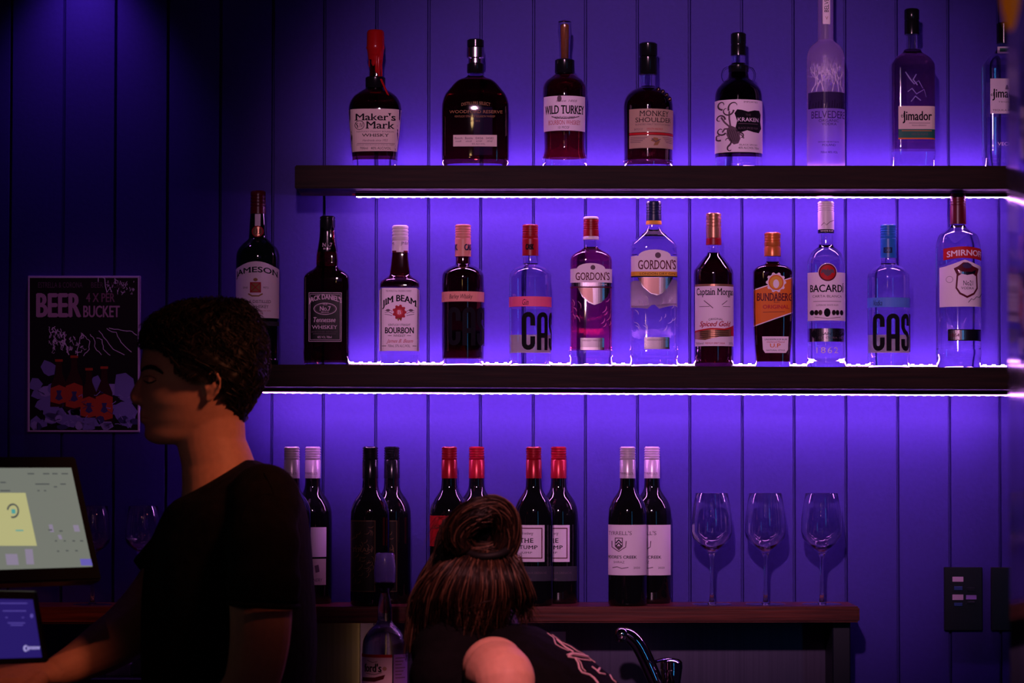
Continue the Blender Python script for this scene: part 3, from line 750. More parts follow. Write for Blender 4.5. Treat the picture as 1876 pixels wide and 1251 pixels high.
casart(b, peach_l, 535.6, 554, 'Barley Whisky', 824, 866, 564, 634, 822, 25, rear=(833, 885, 604, 641, redlab))
b = casbottle(971.4, 'clear gin bottle with red capsule, pink band and huge black letters', redcap, 468.5, glass_clear, pink_l, 0, 0, 0, 0, 0, 0)
neckart(b, [('text', 'CASK', 963.5, 977, 448, 458, ink, 1, .06)], 15.1)
casart(b, pink_l, 544.7, 563, 'Gin', 957, 968, 573, 642.4, 956, 24.5, rear=(936, 985, 612, 645, back_white))
b = casbottle(1628, 'clear vodka bottle with blue capsule, blue band and huge black letters', bluecap, 472.7, glass_clear, blue_l, 0, 0, 0, 0, 0, 0)
neckart(b, [('rect', 1618, 1633, 454, 464, navycap, 1), ('text', 'CASK', 1620, 1631, 456, 462, bluecap, 2)], 15.1)
casart(b, blue_l, 546.6, 564.4, 'Vodka', 1598, 1612, 575.8, 644, 1596.7, 24.5, rear=(1600, 1655, 612, 645, back_white))

def gordon(cx, ytop, rows, label, liq, fill, capm, ringm, hwb, l0, l1, dome, txt, sh, small, sub, band):
    b = B(cx, 'm', rows, label, depth=.72, n=3.4, mats=(glass_clear, liq, glass_clear), fill=fill, base=645, group=SM)
    return b
b = gordon(1082.7, 0, [(436, 11.3), (452, 11.5), (457, 18), (464.6, 31), (471, 37), (480, 38.6), (640, 38.4), (643, 40.5), (650, 40.5), (654, 39), (669, 38.5)],
           'pink gin bottle with red cap and silver shield on its label', pinkliq, 455, 0, 0, 0, 0, 0, 0, 0, 0, 0, 0, 0)
b.cap('cap', [(397, 13.4), (399, 14.2), (401.5, 14.2)], whitecap); b.cap('cap_skirt', [(401.5, 14), (433, 14.2)], redcap, ridges=(408, 412, 416, 420)); b.cap('cap_ring', [(433, 14.6), (439.3, 14.6)], whitecap)
a = b.art()
dome = [(1044.5, 519), (1044.5, 494), (1056, 493)] + [(1082 - 26 * math.cos(i * PI / 10), 494 - 10.5 * math.sin(i * PI / 10)) for i in range(11)] + [(1121, 494), (1121, 519)]
a.poly(dome, white_l, 0)
a.poly([(1056, 526), (1123 - 4, 526), (1112, 545), (1100, 556), (1088, 560), (1078, 556), (1066, 545)], silver_l, 0); a.poly([(1058, 529), (1085, 529), (1086, 557), (1078, 553), (1068, 544)], bronze_l, 1)
a.text('GORDON\'S', 1054, 1116, 500, 514.5, inkmar, serif=True, bold=.01); a.rect(1044.5, 1121, 519, 525.5, silver_l, 0); a.text('PINK', 1096, 1112, 521, 524, white_l, 1); a.rect(1044.5, 1121, 526.4, 528.6, inkmar, 1)
a.ell(1085.5, 491.5, 4.5, 4.5, inkgrey, 1, 10); a.build('front_label', b.root); a = b.art(); a.rect(1062.7, 1106, 620, 642, silver_l, 0); a.text('PREMIUM PINK GIN', 1066, 1103, 623, 626, inkgrey, 1)
a.build('lower_label', b.root)
def leaves(b, x0, x1, y0, y1, m, seed):
    r = random.Random(seed); a = b.art(cut=None)
    for q in range(18):
        sx = -1 if q % 2 else 1
        cx_ = b.cx + sx * r.uniform(8, 34); cy_ = r.uniform(y0, y1)
        an = (-1.0 if sx > 0 else -2.1) + r.uniform(-.3, .3); L = r.uniform(8, 15)
        dx, dy = math.cos(an) * L, math.sin(an) * L
        pts = [(cx_ + dx * t - dy * .18 * math.sin(t * PI), cy_ + dy * t + dx * .18 * math.sin(t * PI)) for t in (0, .25, .5, .75, 1)]
        if all(abs(p[0] - b.cx) < b.hw(p[1]) - 2 for p in pts): a.line(pts, [.5, 1.5, 1.8, 1.4, .4], m, 0)
    a.build('embossed_leaves', b.root)
leaves(b, 0, 0, 545, 600, M('pink_relief', (.8, .25, .45), .15, trans=.4), 2)
b = gordon(1197.8, 0, [(408, 10.8), (416, 11), (420, 12.5), (425, 17), (436.5, 31), (446.7, 41), (455, 43.3), (470, 43.5), (638, 43.2), (642, 45), (650, 45), (655, 43.5), (669, 43)],
           'large clear gin bottle with navy cap and a yellow-edged white label', glass_clear, 425, 0, 0, 0, 0, 0, 0, 0, 0, 0, 0, 0)
b.cap('cap', [(369, 13.2), (371, 14.2), (404.5, 14.2)], navycap, ridges=(377, 382, 387, 392)); b.cap('cap_ring', [(404.5, 14.4), (411.3, 14.4)], yellow_l)
a = b.art()
a.poly([(1155.5, 499), (1155.5, 471), (1166, 470)] + [(1198 - 30 * math.cos(i * PI / 10), 471 - 12 * math.sin(i * PI / 10)) for i in range(11)] + [(1240, 471), (1240, 499)], white_l, 0)
a.text("GORDON'S", 1168, 1237, 477.5, 495, inkmar, serif=True, bold=.01); a.rect(1155.5, 1240, 499, 507, yellow_l, 0); a.text('LONDON DRY GIN', 1171, 1236, 501, 505, ink, 1, serif=True); a.rect(1155.5, 1240, 507, 509, ink, 0)
a.ell(1204, 469.5, 5.5, 5.5, inkgrey, 1, 10); a.rect(1157, 1166, 467.5, 468.8, ink, 1); a.rect(1231, 1239, 467.5, 468.8, ink, 1)
a.poly([(1166, 509.5), (1232, 509.5), (1222, 528), (1212, 539), (1202, 543), (1190, 539), (1176, 527)], silver_l, 0); a.poly([(1168, 510), (1206, 510), (1206, 541), (1191, 538), (1178, 527)], bronze_l, 1)
a.build('front_label', b.root)
a = b.art(); a.rect(1179, 1225, 618.7, 640.5, silver_l, 0); a.text('LONDON DRY GIN', 1184, 1221, 622, 625, inkgrey, 1)
a.build('lower_label', b.root)
leaves(b, 0, 0, 548, 610, M('clear_relief', (.8, .75, .95), .12, trans=.5), 5)
# printed pale back label, seen through the clear bottle
bm = bmesh.new(); pts = [(-41, 508), (-20, 515), (0, 520), (20, 514), (41, 508), (41, 555), (30, 560), (10, 566), (0, 556), (-10, 566), (-28, 560), (-41, 563)]
bm.faces.new([bm.verts.new((x * b.k, b.hw(530) * .72 * b.k * (1 - min(.985, abs(x) / 43.5) ** 3.4) ** (1 / 3.4) + .0005, b.zz(y))) for x, y in pts]); bmesh.ops.triangulate(bm, faces=bm.faces)
b.part('back_label', bm, [back_white])

b = B(1307.6, 'm', [(446, 10.8), (462, 11), (466, 13), (475, 21), (485, 29), (495.4, 35.6), (502, 36.4), (655, 36.4), (664, 36), (671, 34)],
      'round spiced rum bottle with gold and red capsule and white label', mats=(glass_clear, amber_d, glass_clear), fill=465, base=664, group=SM)
b.cap('capsule', [(390.5, 13.2), (392, 14), (436, 14)], goldcap, ridges=(397, 403, 409, 415)); b.cap('capsule_band', [(436, 14.2), (448.8, 14.2)], redcap)
a = b.art()
a.rect(1273, 1343, 522, 526, gold_l, 0); a.rect(1273, 1343, 526, 635, white_l, 0)
a.text('Captain Morgan', 1276, 1341, 529.5, 546, ink, serif=True, bold=.01); a.text('ORIGINAL', 1296, 1322, 585.5, 589, ink, arch=1.5)
a.text('Spiced Gold', 1281, 1336, 590, 602, inkred, shear=.35, bold=.02); a.poly([(1273, 607), (1300, 602), (1325, 603), (1343, 596), (1343, 616), (1320, 617), (1295, 622), (1273, 619)], redlab, 1)
a.poly([(1273, 610), (1296, 605), (1325, 606), (1337, 603), (1337, 617), (1312, 618), (1290, 624), (1273, 622)], gold_l, 2)
for q in range(4): a.line([(1281, 609 + q * 3.4), (1333, 606 + q * 3.4)], .9, ink, 3)
a.text('700ml', 1274, 1287, 628, 632, inkgrey); a.text('PREMIUM SPIRIT DRINK', 1290, 1326, 628.5, 631.5, inkred); a.text('35%', 1333, 1341, 628, 632, inkgrey)
a.line([(1280, 563), (1298, 563)], .9, inkgrey, 1); a.line([(1322, 563), (1336, 563)], .9, inkgrey, 1); a.line([(1288, 552), (1296, 559), (1304, 566)], 1.4, inkgrey, 1); a.line([(1330, 552), (1320, 560)], 1.2, inkgrey, 1)
a.build('front_label', b.root)

b = B(1415.5, 'm', [(466, 11), (478, 11.5), (482.6, 13), (486, 21), (488.5, 28), (494, 34), (500, 36), (575, 36), (620, 34.5), (655, 32), (671, 31)],
      'flat dark rum bottle with orange capsule and slanted orange label', depth=.6, n=3.6, mats=(glass_clear, amber_d, glass_clear), fill=481, base=662, group=SM)
b.cap('capsule', [(426, 14), (428, 15), (450, 15), (452, 14.2), (454, 15.2), (469.5, 15.2)], orangecap, ridges=(432, 437, 442))
a = b.art()
a.poly([(1380.3, 531), (1451, 508), (1451, 574), (1380.3, 599)], white_l, 0); a.poly([(1380.3, 533), (1451, 510), (1451, 572), (1380.3, 597)], orange_l, 1)
for q in range(10): a.ell(1420 + 15.6 * math.cos(q * .63), 518.5 + 15.6 * math.sin(q * .63), 3.2, 3.2, white_l, 2, 8)
a.ell(1420, 518.5, 16, 16, white_l, 2); a.ell(1420, 518.5, 14, 14, orange_l, 3); a.ell(1420, 518.5, 11.5, 11.5, yellow_l, 4); a.ell(1420, 521, 5.5, 8, white_l, 5)
a.text('BUNDABERG', 1385.5, 1450, 538, 552, inkmar, 3, serif=True, bold=.02); a.text('RUM', 1416, 1426, 553, 556, inkmar, 3); a.text('ORIGINAL', 1396, 1444, 559.5, 566.5, inkred, 3, bold=.025)
a.line([(1396, 573), (1436, 572)], .8, inkmar, 3)
a.build('front_label', b.root); a = b.art()
a.poly([(1394.5, 617), (1443, 617), (1442, 641), (1438, 647), (1400, 647), (1396, 641)], white_l, 1)
a.text('UNDERPROOF RUM', 1399, 1440, 621, 624, ink); a.text('U.P', 1409, 1428, 630, 637, orange_l, bold=.02); a.text('Distilled and Matured', 1403, 1436, 625.5, 628.5, inkred, shear=.3); a.text('NATURAL STYLE', 1402, 1436, 641, 643.5, ink)
a.build('lower_label', b.root)

b = B(1513.7, 'm', [(424, 12.8), (447, 13), (452, 15), (457, 21), (463, 27), (470, 31), (480, 34.3), (488, 34.6), (590, 34.6), (655, 34.6), (663, 36), (671, 35)],
      'clear white-capped rum bottle with a red round emblem above its label', mats=(glass_clear, glass_clear, glass_clear), group=SM)
b.cap('capsule', [(369.3, 14), (371, 14.9), (420.7, 14.9)], whitecap, ridges=(375, 379, 383, 387)); b.cap('capsule_band', [(420.7, 15), (427.4, 15)], blackcap)
neckart(b, [('text', 'WHITE RUM', 1503, 1525, 422.5, 425.5, white_l, 1), ('line', [(1504, 414), (1509, 409), (1513, 413), (1520, 407), (1527, 404)], 1, inkgrey, 1)], 15.2)
a = b.art()
a.rect(1479.5, 1548, 500.6, 588.6, white_l, 0); a.ell(1513, 501, 17.2, 17.2, white_l, 1, 26); a.ell(1513, 501, 16, 16, inkmar, 2, 26); a.ell(1513, 501, 13.6, 13.6, redlab, 3, 26)
a.poly([(1513, 493), (1515, 497), (1519, 495), (1524, 496), (1525, 503), (1521, 501), (1518, 505), (1513, 508), (1508, 505), (1505, 501), (1501, 503), (1502, 496), (1507, 495), (1511, 497)], inkgrey, 4)
a.text('BACARDÍ', 1483.5, 1542.5, 520, 536.5, ink, bold=.02); a.text('CARTA BLANCA', 1487, 1539, 542, 546.5, inkgrey); a.line([(1488, 553.5), (1538, 553.5)], .8, inkgrey, 1); a.text('SUPERIOR WHITE RUM', 1493, 1532, 559, 562, inkgrey)
for q, xx in enumerate((1486, 1493, 1500, 1512, 1524, 1531, 1539)): a.ell(xx, 574, 3.6 if q != 3 else 6, 5 if q != 3 else 8, ink if q in (0, 3, 6) else bronze_l, 1, 10)
a.line([(1490, 582), (1513, 585), (1537, 582)], .9, inkgrey, 1); a.build('front_label', b.root)
a = b.art(); a.rect(1479.5, 1546, 602.7, 627, silver_l, 0); a.poly([(1489, 605), (1494, 613), (1489, 621), (1484, 613)], ink, 1); a.text('SANTIAGO', 1501, 1544, 610, 615, ink, 1); a.text('DE CUBA 1862', 1497, 1544, 618, 621.5, inkgrey, 1); a.build('lower_label', b.root)
a = b.art(); a.text('1862', 1493, 1532, 637, 648, white_l, 0, space=1.2); a.build('embossed_year', b.root)

b = B(1756, 'm', [(408, 12.2), (413, 12.6), (420.7, 21), (426, 29), (431, 35), (440, 38.5), (452, 41), (460, 41.5), (640, 41), (643, 42), (648, 42), (653, 41), (671, 39)],
      'tall clear vodka bottle whose dark red cap overlaps the highest shelf\'s light', mats=(glass_clear, glass_clear, glass_clear), group=SM)
b.cap('capsule', [(354, 13.8), (356, 14.4), (411, 14.8)], dredcap, ridges=(361, 366, 371, 376))
a = b.art()
def band(x0, x1, yc0, yc1, y0, y1): return [(x0 + (x1 - x0) * i / 8, y0 - (4 * (1 - (i / 4 - 1) ** 2))) for i in range(9)] + [(x1 - (x1 - x0) * i / 8, y1 - (4 * (1 - (i / 4 - 1) ** 2))) for i in range(9)]
a.poly(band(1725, 1797, 0, 0, 458, 479), redlab, 0); a.text('SMIRNOFF', 1731, 1795, 463.5, 474, white_l, arch=3.5, bold=.03)
a.poly([(1719, 564), (1719, 492), (1728, 490), (1740, 486), (1762, 478), (1784, 486), (1796.8, 491), (1796.8, 563)], white_l, 0)
a.poly([(1742, 494), (1750, 490), (1759, 483), (1768, 483), (1778, 490), (1789, 494), (1786, 505), (1787, 530), (1780, 541), (1766, 548), (1752, 541), (1745, 530), (1747, 505)], inkmar, 1)
a.poly([(1750, 508), (1757, 503), (1775, 503), (1783, 508), (1784, 529), (1778, 538), (1766, 544), (1754, 538), (1748, 529)], white_l, 2)
a.poly([(1749, 496), (1757, 500), (1775, 500), (1783, 496), (1781, 503), (1766, 506), (1752, 503)], silver_l, 3); a.ell(1766, 489, 9, 5, paint('crown_violet', (.05, .03, .1)), 3, 12)
a.text('No21', 1759, 1777, 516, 525, ink, 3); a.text('VODKA', 1755, 1779, 527.5, 532, ink, 3, serif=True)
a.line([(1768, 556), (1774, 549), (1778, 551), (1784, 545), (1790, 546), (1796, 538)], 1, ink, 3); a.ell(1735, 514, 6, 6, inkgrey, 1); a.ell(1735, 514, 5.4, 5.4, white_l, 2)
a.build('front_label', b.root)
a = b.art(); a.rect(1732, 1794, 604.7, 625.5, silver_l, 0); a.rect(1732, 1794, 604.7, 606.3, ink, 1); a.rect(1732, 1794, 624, 625.5, ink, 1); a.text('1864', 1735, 1752, 612, 619, inkmar, 1); a.build('lower_label', b.root)

# ---------------------------------------------------------------- wine bottles in pairs
WP = [(868, 13.4), (880, 14), (893, 15), (900, 17.5), (907, 22), (915, 27.5), (926, 32.5), (938, 35), (950, 35.6), (1095, 35.6), (1104, 35.3), (1110, 34)]
def wine(cx, Y, capm, label, group, ysh=0.0):
    k = pm(Y) / pm(-0.095)
    x = P(cx, 1000, Y).x
    z0 = CTRF(x) + .0002
    # profile measured for the front row; keep real size
    base_py = 1110
    py0 = None
    b = Bottle(cx, z0, Y, [(p, h) for p, h in WP], label, mats=(wineglass_dk,), name='wine_bottle', group=group)
    return b
def finish_wine(b, capm, ridgem=None, skirt_txt=None):
    b.cap('screw_cap', [(818, 13.2), (820, 14.2), (841, 14.3), (842.2, 13.4), (843.4, 14.3), (876, 14.5)], capm, ridges=(823.5, 828, 832.5, 837))
    if skirt_txt: neckart(b, [('text', skirt_txt, b.cx - 14, b.cx + 9, 865, 869, inkgrey, 1)], 14.8)
YA, YB = -0.135, -0.052
G = 'red wines on the bottom shelf'
def tyrrell(b):
    x = b.cx
    a = b.art()
    a.rect(x - 35.4, x + 33, 960.6, 1052.5, white_l, 0)
    a.text("TYRRELL'S", x - 34, x + 6, 972, 979, inkgrey, serif=True); a.rect(x - 24, x - 10, 984, 1000, inkgrey, 1); a.poly([(x - 24, 1000), (x - 10, 1000), (x - 17, 1007)], inkgrey, 1)
    a.rect(x - 22.5, x - 11.5, 985.5, 999.5, white_l, 2)
    for q in (0, 5.5): a.line([(x - 22, 996 + q - 2), (x - 17, 990 + q - 2), (x - 12, 996 + q - 2)], 2.4, ink, 3)
    a.line([(x - 29, 990), (x - 29, 1001), (x - 17, 1009), (x - 5, 1001), (x - 4, 990)], 1.6, inkgrey, 1)
    a.text("MOORE'S CREEK", x - 34.5, x + 15, 1016.5, 1022, ink, bold=.02); a.text('SHIRAZ', x - 26, x - 7, 1026.5, 1030.5, inkgrey); a.line([(x - 28, 1039), (x - 20, 1037), (x - 12, 1040), (x, 1038)], 1.3, inkgrey, 1); a.text('2020', x + 9, x + 21, 1037, 1040.5, inkgrey)
    a.build('front_label', b.root)
specs = [
 (535.6, YA, silvercap, "left pale-capped red wine bottle half behind the bartender's shoulder", 'p'),
 (574, YB, silvercap, "right pale-capped red wine bottle beside the bartender's shoulder, split white label", 'p'),
 (679, YA, blackcap, 'front black-capped wine bottle with dim gold-patterned dark label', 'k'),
 (718.5, YB, blackcap, 'rear black-capped wine bottle with dim gold-patterned dark label', 'k'),
 (823.6, YA, rubycap, 'left red-capped wine bottle with red label behind the bending woman', 'r'),
 (873.6, YB, rubycap, 'red-capped wine bottle rising just above the woman\'s hair bun', 'r'),
 (978, YA, rubycap, 'front red-capped wine bottle with full red-framed white label', 's'),
 (1023.6, YB, rubycap, 'rear red-capped wine bottle with half-hidden red-framed white label', 's'),
 (1149.8, YA, silvercap, 'front white-labelled wine bottle with pale cap and shield crest', 't'),
 (1194.4, YB, silvercap, 'rear pale-capped wine bottle nearest the three stemmed glasses', 't')]
goldpat = paint('dull_gold', (.14, .07, .03), .4, .5)
for (cx, Y, cm, lab, kind) in specs:
    b = wine(cx, Y, cm, lab, G)
    finish_wine(b, cm, skirt_txt="TYRRELL'S" if kind in 'pt' else None)
    if kind == 't': tyrrell(b)
    elif kind == 's':
        a = b.art(); x = b.cx
        a.rect(x - 35, x + 19.5, 961, 1028, white_l, 0); a.frame(x - 32, x + 15.5, 966, 1022, 1.8, inkmar, 1)
        a.text("d'Arenberg", x - 25, x - 1, 973, 980, inkgrey, shear=.3); a.text('THE', x - 24, x - 1, 985, 993, ink, serif=True, bold=.02, space=1.1); a.text('STUMP', x - 29, x + 6.5, 998, 1004.5, ink, serif=True, bold=.02, space=1.1); a.text('JUMP', x - 23.5, x - 3, 1009.5, 1014, ink, serif=True, space=1.1)
        a.build('front_label', b.root)
        a = b.art(); a.rect(x - 34, x + 33, 1036, 1063, greycard, 0); a.text('SOUTH AUSTRALIA GRENACHE', x - 33, x + 23, 1046, 1050, inkgrey, 1); a.text('SHIRAZ MOURVEDRE', x - 33, x - 3, 1058, 1061, inkgrey, 1); a.build('lower_label', b.root)
    elif kind == 'p':
        a = b.art(); x = b.cx
        a.rect(x - 33, x + 26.5, 965, 1019, white_l, 0); a.build('front_label', b.root)
        a = b.art(); a.rect(x - 33, x + 26, 1022.5, 1070, cream_l, 0); a.poly([(x + 6, 1035), (x + 13, 1033), (x + 15, 1046), (x + 8, 1048)], inkgrey, 1); a.text('OLD WINERY', x - 20, x + 20, 1058, 1064, inkgrey, 1, shear=.2); a.build('lower_label', b.root)
    elif kind == 'k':
        a = b.art(cut=5); x = b.cx
        a.rect(x - 34.5, x + 12, 952, 1083, paint('dark_label', (.012, .008, .006), .5), 0); a.frame(x - 34, x + 11, 953, 1082, 1.0, goldpat, 1)
        r = random.Random(int(cx))
        for q in range(34):
            xx = x + r.uniform(-31, 8); yy = r.uniform(960, 1070); an = r.uniform(-1, 1) + 1.2
            a.line([(xx + math.cos(an + t * .5) * t * 5, yy + math.sin(an + t * .5) * t * 5) for t in (0, .5, 1, 1.5, 2)], [.5, 1, 1.1, .8, .4], goldpat, 1)
        a.text('SYRAH', x - 30, x + 6, 1002, 1010, goldpat, 2, serif=True); a.build('front_label', b.root)
    else:
        a = b.art(); x = b.cx
        a.rect(x - 35, x + 30, 944, 1000, redlab, 0); a.text('SHIRAZ', x - 26, x + 8, 962, 969, ink, 1, serif=True); a.build('front_label', b.root)

# ---------------------------------------------------------------- stemmed glasses
def wineglass(cx, Y, label, group, rows, name='wine_glass'):
    x = P(cx, 1000, Y).x; z0 = CTRF(x) + .0002; k = pm(Y)
    root = thing(name, (x, Y, z0), label, 'wine glass', group)
    zz = lambda py: P(cx, py, Y).z - z0
    rim, wide, bot, stem0, stem1, foot, hr, hwd, hf = rows
    outer = [(rim, hr), (rim + (wide-rim)*.33, hr + (hwd-hr)*.5), (rim + (wide-rim)*.66, hr + (hwd-hr)*.86), (wide, hwd), (wide + (bot-wide)*.3, hwd*.93), (wide + (bot-wide)*.6, hwd*.70), (wide + (bot-wide)*.85, hwd*.38), (bot, 9)]
    t = 1.1
    pr = [(zz(y), h * k) for y, h in reversed(outer)]
    # solid stem + bowl shell
    inner = [(zz(y - (3.5 if y > wide else 0)), max(.4, h - t) * k) for y, h in outer[:-1]]
    prof = pr + [(pr[-1][0] + .0003, pr[-1][1] - .0005)] + inner + [(zz(bot - 5), .5 * k)]
    bm = lathe_bm(prof, segs=40, closed=True)
    # close stays open at the bottom ring joined with stem: cap faces make the shell solid
    bm_to('bowl', bm, [glass_thin], root, smooth=0.9)
    st = [(zz(foot - 5.5), 8 * k), (zz(foot - 9), 5 * k), (zz(stem1), 3.6 * k), (zz((stem0 + stem1) / 2), 3.0 * k), (zz(stem0), 3.6 * k), (zz(bot + 4), 6 * k), (zz(bot) - .0002, 8.8 * k)]
    bm_to('stem', lathe_bm(st, segs=20), [glass_thin], root, smooth=0.9)
    ft = [(0.0, hf * k), (0.0012, hf * k), (0.003, hf * .6 * k), (zz(foot - 5.5) - .0002, 8 * k)]
    ft[2] = (min(.003, ft[3][0] * .6), ft[2][1])
    bm_to('foot', lathe_bm(ft, segs=40), [glass_thin], root, smooth=0.6)
    return root
for cx, lab in ((1303.9, 'empty stemmed wine glass, nearest the wine bottles of the three on the right'), (1402.3, 'empty stemmed wine glass, middle one of the three on the right'), (1505.3, 'empty stemmed wine glass by the right end of the bottom shelf')):
    wineglass(cx, -0.11, lab, 'three stemmed glasses at the right end', (903.5, 973, 1011, 1024, 1088, 1110.5, 30, 38, 36.5))
for cx, lab in ((170, 'empty stemmed wine glass directly beside the till screen'), (262, "empty stemmed wine glass partly behind the bartender's chest")):
    wineglass(cx, -0.11, lab, 'stemmed glasses behind the till', (927, 985, 1014, 1024, 1090, 1111, 27, 33, 36))
# ---------------------------------------------------------------- poster on the wall
def poster():
    Yp = -0.006
    a0, a1 = P(50, 640, Yp), P(257, 640, Yp); zt, zb = P(150, 505, Yp).z, P(150, 792, Yp).z
    root = thing('poster', ((a0.x + a1.x) / 2, Yp, zb), 'clear-sleeved beer bucket poster taped to the dark panelled wall', 'poster')
    ox, oz = root.location.x, root.location.z
    bm_to('sleeve', box_bm(a0.x - ox, a1.x - ox, 0.0, 0.005, 0, zt - zb, 0.0008, 1), [M('sleeve_plastic', (.30, .20, .48), .2)], root)
    def to3d(x, y, l):
        p = P(x, y, Yp - .0005 - l * .0001); return Vector((p.x - ox, p.y - Yp, p.z - oz))
    a = Art(to3d)
    edge = paint('poster_edge', (.80, .70, .90), .5); tcol = paint('poster_text', (.62, .42, .50), .6)
    bg = paint('poster_black', (.004, .003, .006), .3); ice1 = paint('ice_grey', (.26, .27, .60), .5); ice2 = paint('ice_dark', (.06, .06, .18), .5); ice3 = paint('ice_light', (.42, .42, .75), .5)
    bro = paint('beer_brown', (.05, .010, .010), .5); ora = paint('beer_label', (.62, .09, .03), .5); glare = paint('glare_white', (.95, .90, 1.0), .5)
    a.rect(51.5, 255.5, 506, 790.5, edge, 0); a.rect(54.5, 252.5, 509, 788, bg, 1)
    a.text('ESTRELLA & CORONA', 70, 151, 517, 527, paint('poster_dim', (.17, .10, .14), .6), 2); a.text('BEER BUCKET', 167, 232, 517, 527, a.mats[-1], 2)
    a.text('BEER', 68, 147, 538, 580, tcol, 2, bold=.035); a.text('4 X PER', 158, 210, 537, 553, paint('poster_text_dim', (.32, .17, .22), .6), 2, bold=.02); a.text('BUCKET', 153, 219, 560, 581, tcol, 2, bold=.02)
    r = random.Random(11)
    # ice bed
    def blob(cx, cy, rx, ry, m, l, n=7):
        ph = r.uniform(0, 6); a.poly([(min(252.4, max(54.6, cx + rx * (1 + r.uniform(-.25, .25)) * math.cos(ph + 2*PI*i/n))), min(787.5, cy + ry * (1 + r.uniform(-.25, .25)) * math.sin(ph + 2*PI*i/n))) for i in range(n)], m, l)
    for q in range(40): blob(r.uniform(58, 250), r.uniform(712, 784), r.uniform(9, 17), r.uniform(8, 14), r.choice([ice1, ice1, ice3]), 2 + (q % 4) * .5)
    for (cx, cy, rx, ry) in ((88, 675, 12, 16), (65, 705, 13, 12), (90, 740, 22, 18), (226, 705, 20, 24), (228, 755, 22, 22), (175, 700, 9, 12), (125, 770, 20, 14)): blob(cx, cy, rx, ry, ice1, 4.2)
    for (cx, by, ty, lab0, lab1) in ((108, 745, 660, 708, 740), (136, 750, 653, 704, 748), (163, 765, 676, 729, 765), (191, 772, 673, 724, 770)):
        w = 16
        a.poly([(cx - 5, ty), (cx + 5, ty), (cx + 6, ty + 24), (cx + 15, ty + 46), (cx + w, by), (cx - w, by), (cx - 15, ty + 46), (cx - 6, ty + 24)], bro, 5 + cx * .002)
        a.rect(cx - 7, cx + 7, ty - 2, ty + 2.5, ora, 5.5); a.poly([(cx - 15.5, lab0 + 3), (cx, lab0 - 3), (cx + 15.5, lab0 + 3), (cx + 15.5, lab1 - 4), (cx, lab1), (cx - 15.5, lab1 - 4)], ora, 5.6 + cx * .002)
        yc_ = (lab0 + lab1) / 2; a.poly([(cx - 5, yc_ - 9), (cx + 5, yc_ - 9), (cx + 3, yc_ - 2), (cx + 7, yc_ + 6), (cx, yc_ + 10), (cx - 7, yc_ + 6), (cx - 3, yc_ - 2)], ice2, 6.5)
    for q in range(16): blob(r.uniform(58, 250), r.uniform(762, 784), r.uniform(5, 11), r.uniform(4, 9), r.choice([ice1, ice2, ice3]), 7)
    for q in range(26):
        x, y = r.uniform(58, 248), r.uniform(715, 782); a.line([(x, y), (x + r.uniform(-9, 9), y + r.uniform(-7, 7)), (x + r.uniform(-12, 12), y + r.uniform(-7, 7))], 1.2, ice2 if q % 2 else ice3, 7.4)
    # reflections on the plastic sleeve, painted as pale squiggles across the middle
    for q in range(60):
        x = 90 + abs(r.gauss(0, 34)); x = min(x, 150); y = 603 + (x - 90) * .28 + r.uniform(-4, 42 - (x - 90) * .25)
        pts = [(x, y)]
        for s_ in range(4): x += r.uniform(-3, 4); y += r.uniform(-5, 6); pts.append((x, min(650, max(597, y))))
        a.line(pts, r.uniform(.7, 1.9), glare, 8 + q * .01)
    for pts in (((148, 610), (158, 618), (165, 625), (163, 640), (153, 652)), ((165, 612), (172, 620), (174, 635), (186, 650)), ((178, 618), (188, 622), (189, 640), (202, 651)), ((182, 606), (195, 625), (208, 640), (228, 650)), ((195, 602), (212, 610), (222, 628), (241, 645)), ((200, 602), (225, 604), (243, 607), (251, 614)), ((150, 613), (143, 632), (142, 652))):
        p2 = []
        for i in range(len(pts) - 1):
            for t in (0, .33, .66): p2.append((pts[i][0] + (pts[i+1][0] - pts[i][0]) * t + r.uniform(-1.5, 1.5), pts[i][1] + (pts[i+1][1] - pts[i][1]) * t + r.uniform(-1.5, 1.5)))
        p2.append(pts[-1]); a.line([(min(252, x), y) for x, y in p2], 1.3, glare, 9)
    for q in range(34):  # more painted sleeve reflections, upper right
        x, y = r.uniform(196, 248), r.uniform(510, 536); a.line([(x, y), (x + r.uniform(-3, 3), y + r.uniform(-3, 6)), (x + r.uniform(-3, 3), y + r.uniform(0, 8))], 1.0, glare, 9.2)
    a.line([(180, 516), (180, 508), (186, 507), (192, 510), (193, 524), (196, 535)], 1.5, glare, 9.3)
    a.build('print', root)
poster()

# ---------------------------------------------------------------- below the bottom shelf: steel back, bench, taps
a0, a1 = P(572, 1200, -0.012), P(1518, 1200, -0.012); BZ = 0.93
def steel(x0, x1, y, z0, z1, name, lab, cat, m=None, tk=.008): 
    return tag(bm_to(name, box_bm(x0, x1, y, y + tk, z0, z1, .0015, 1), [m or steel_m]), lab, cat)
gx = P(660, 1200, -0.03).x
steel(P(380, 1200, -.02).x, gx, -0.030, BZ, CTRB(0) - .002, 'splashback', "steel back panel beside the bartender's back, below the bottom shelf", 'splashback')
steel(gx + .03, a1.x, -0.020, BZ, CTRB(0) - .002, 'splashback', 'wide steel splashback behind the tap under the bottom shelf', 'splashback')
struct_x0 = P(1520, 1200, -0.1).x; struct_x1 = P(1553, 1200, -0.1).x
tag(bm_to('shelf_bracket', box_bm(struct_x0, struct_x1, -0.15, -0.0, BZ, CTRB(struct_x0) - .0005, .002, 1), [M('dark_frame', (.006, .006, .02), .5)]), 'dark upright post supporting the right end of the bottom shelf', 'bracket')
o = tag(bm_to('work_bench', box_bm(-1.6, a1.x + .1, -0.50, -0.034, BZ - .04, BZ, .004, 2), [steel_m]), 'stainless steel work bench running below the bottom shelf', 'bench')
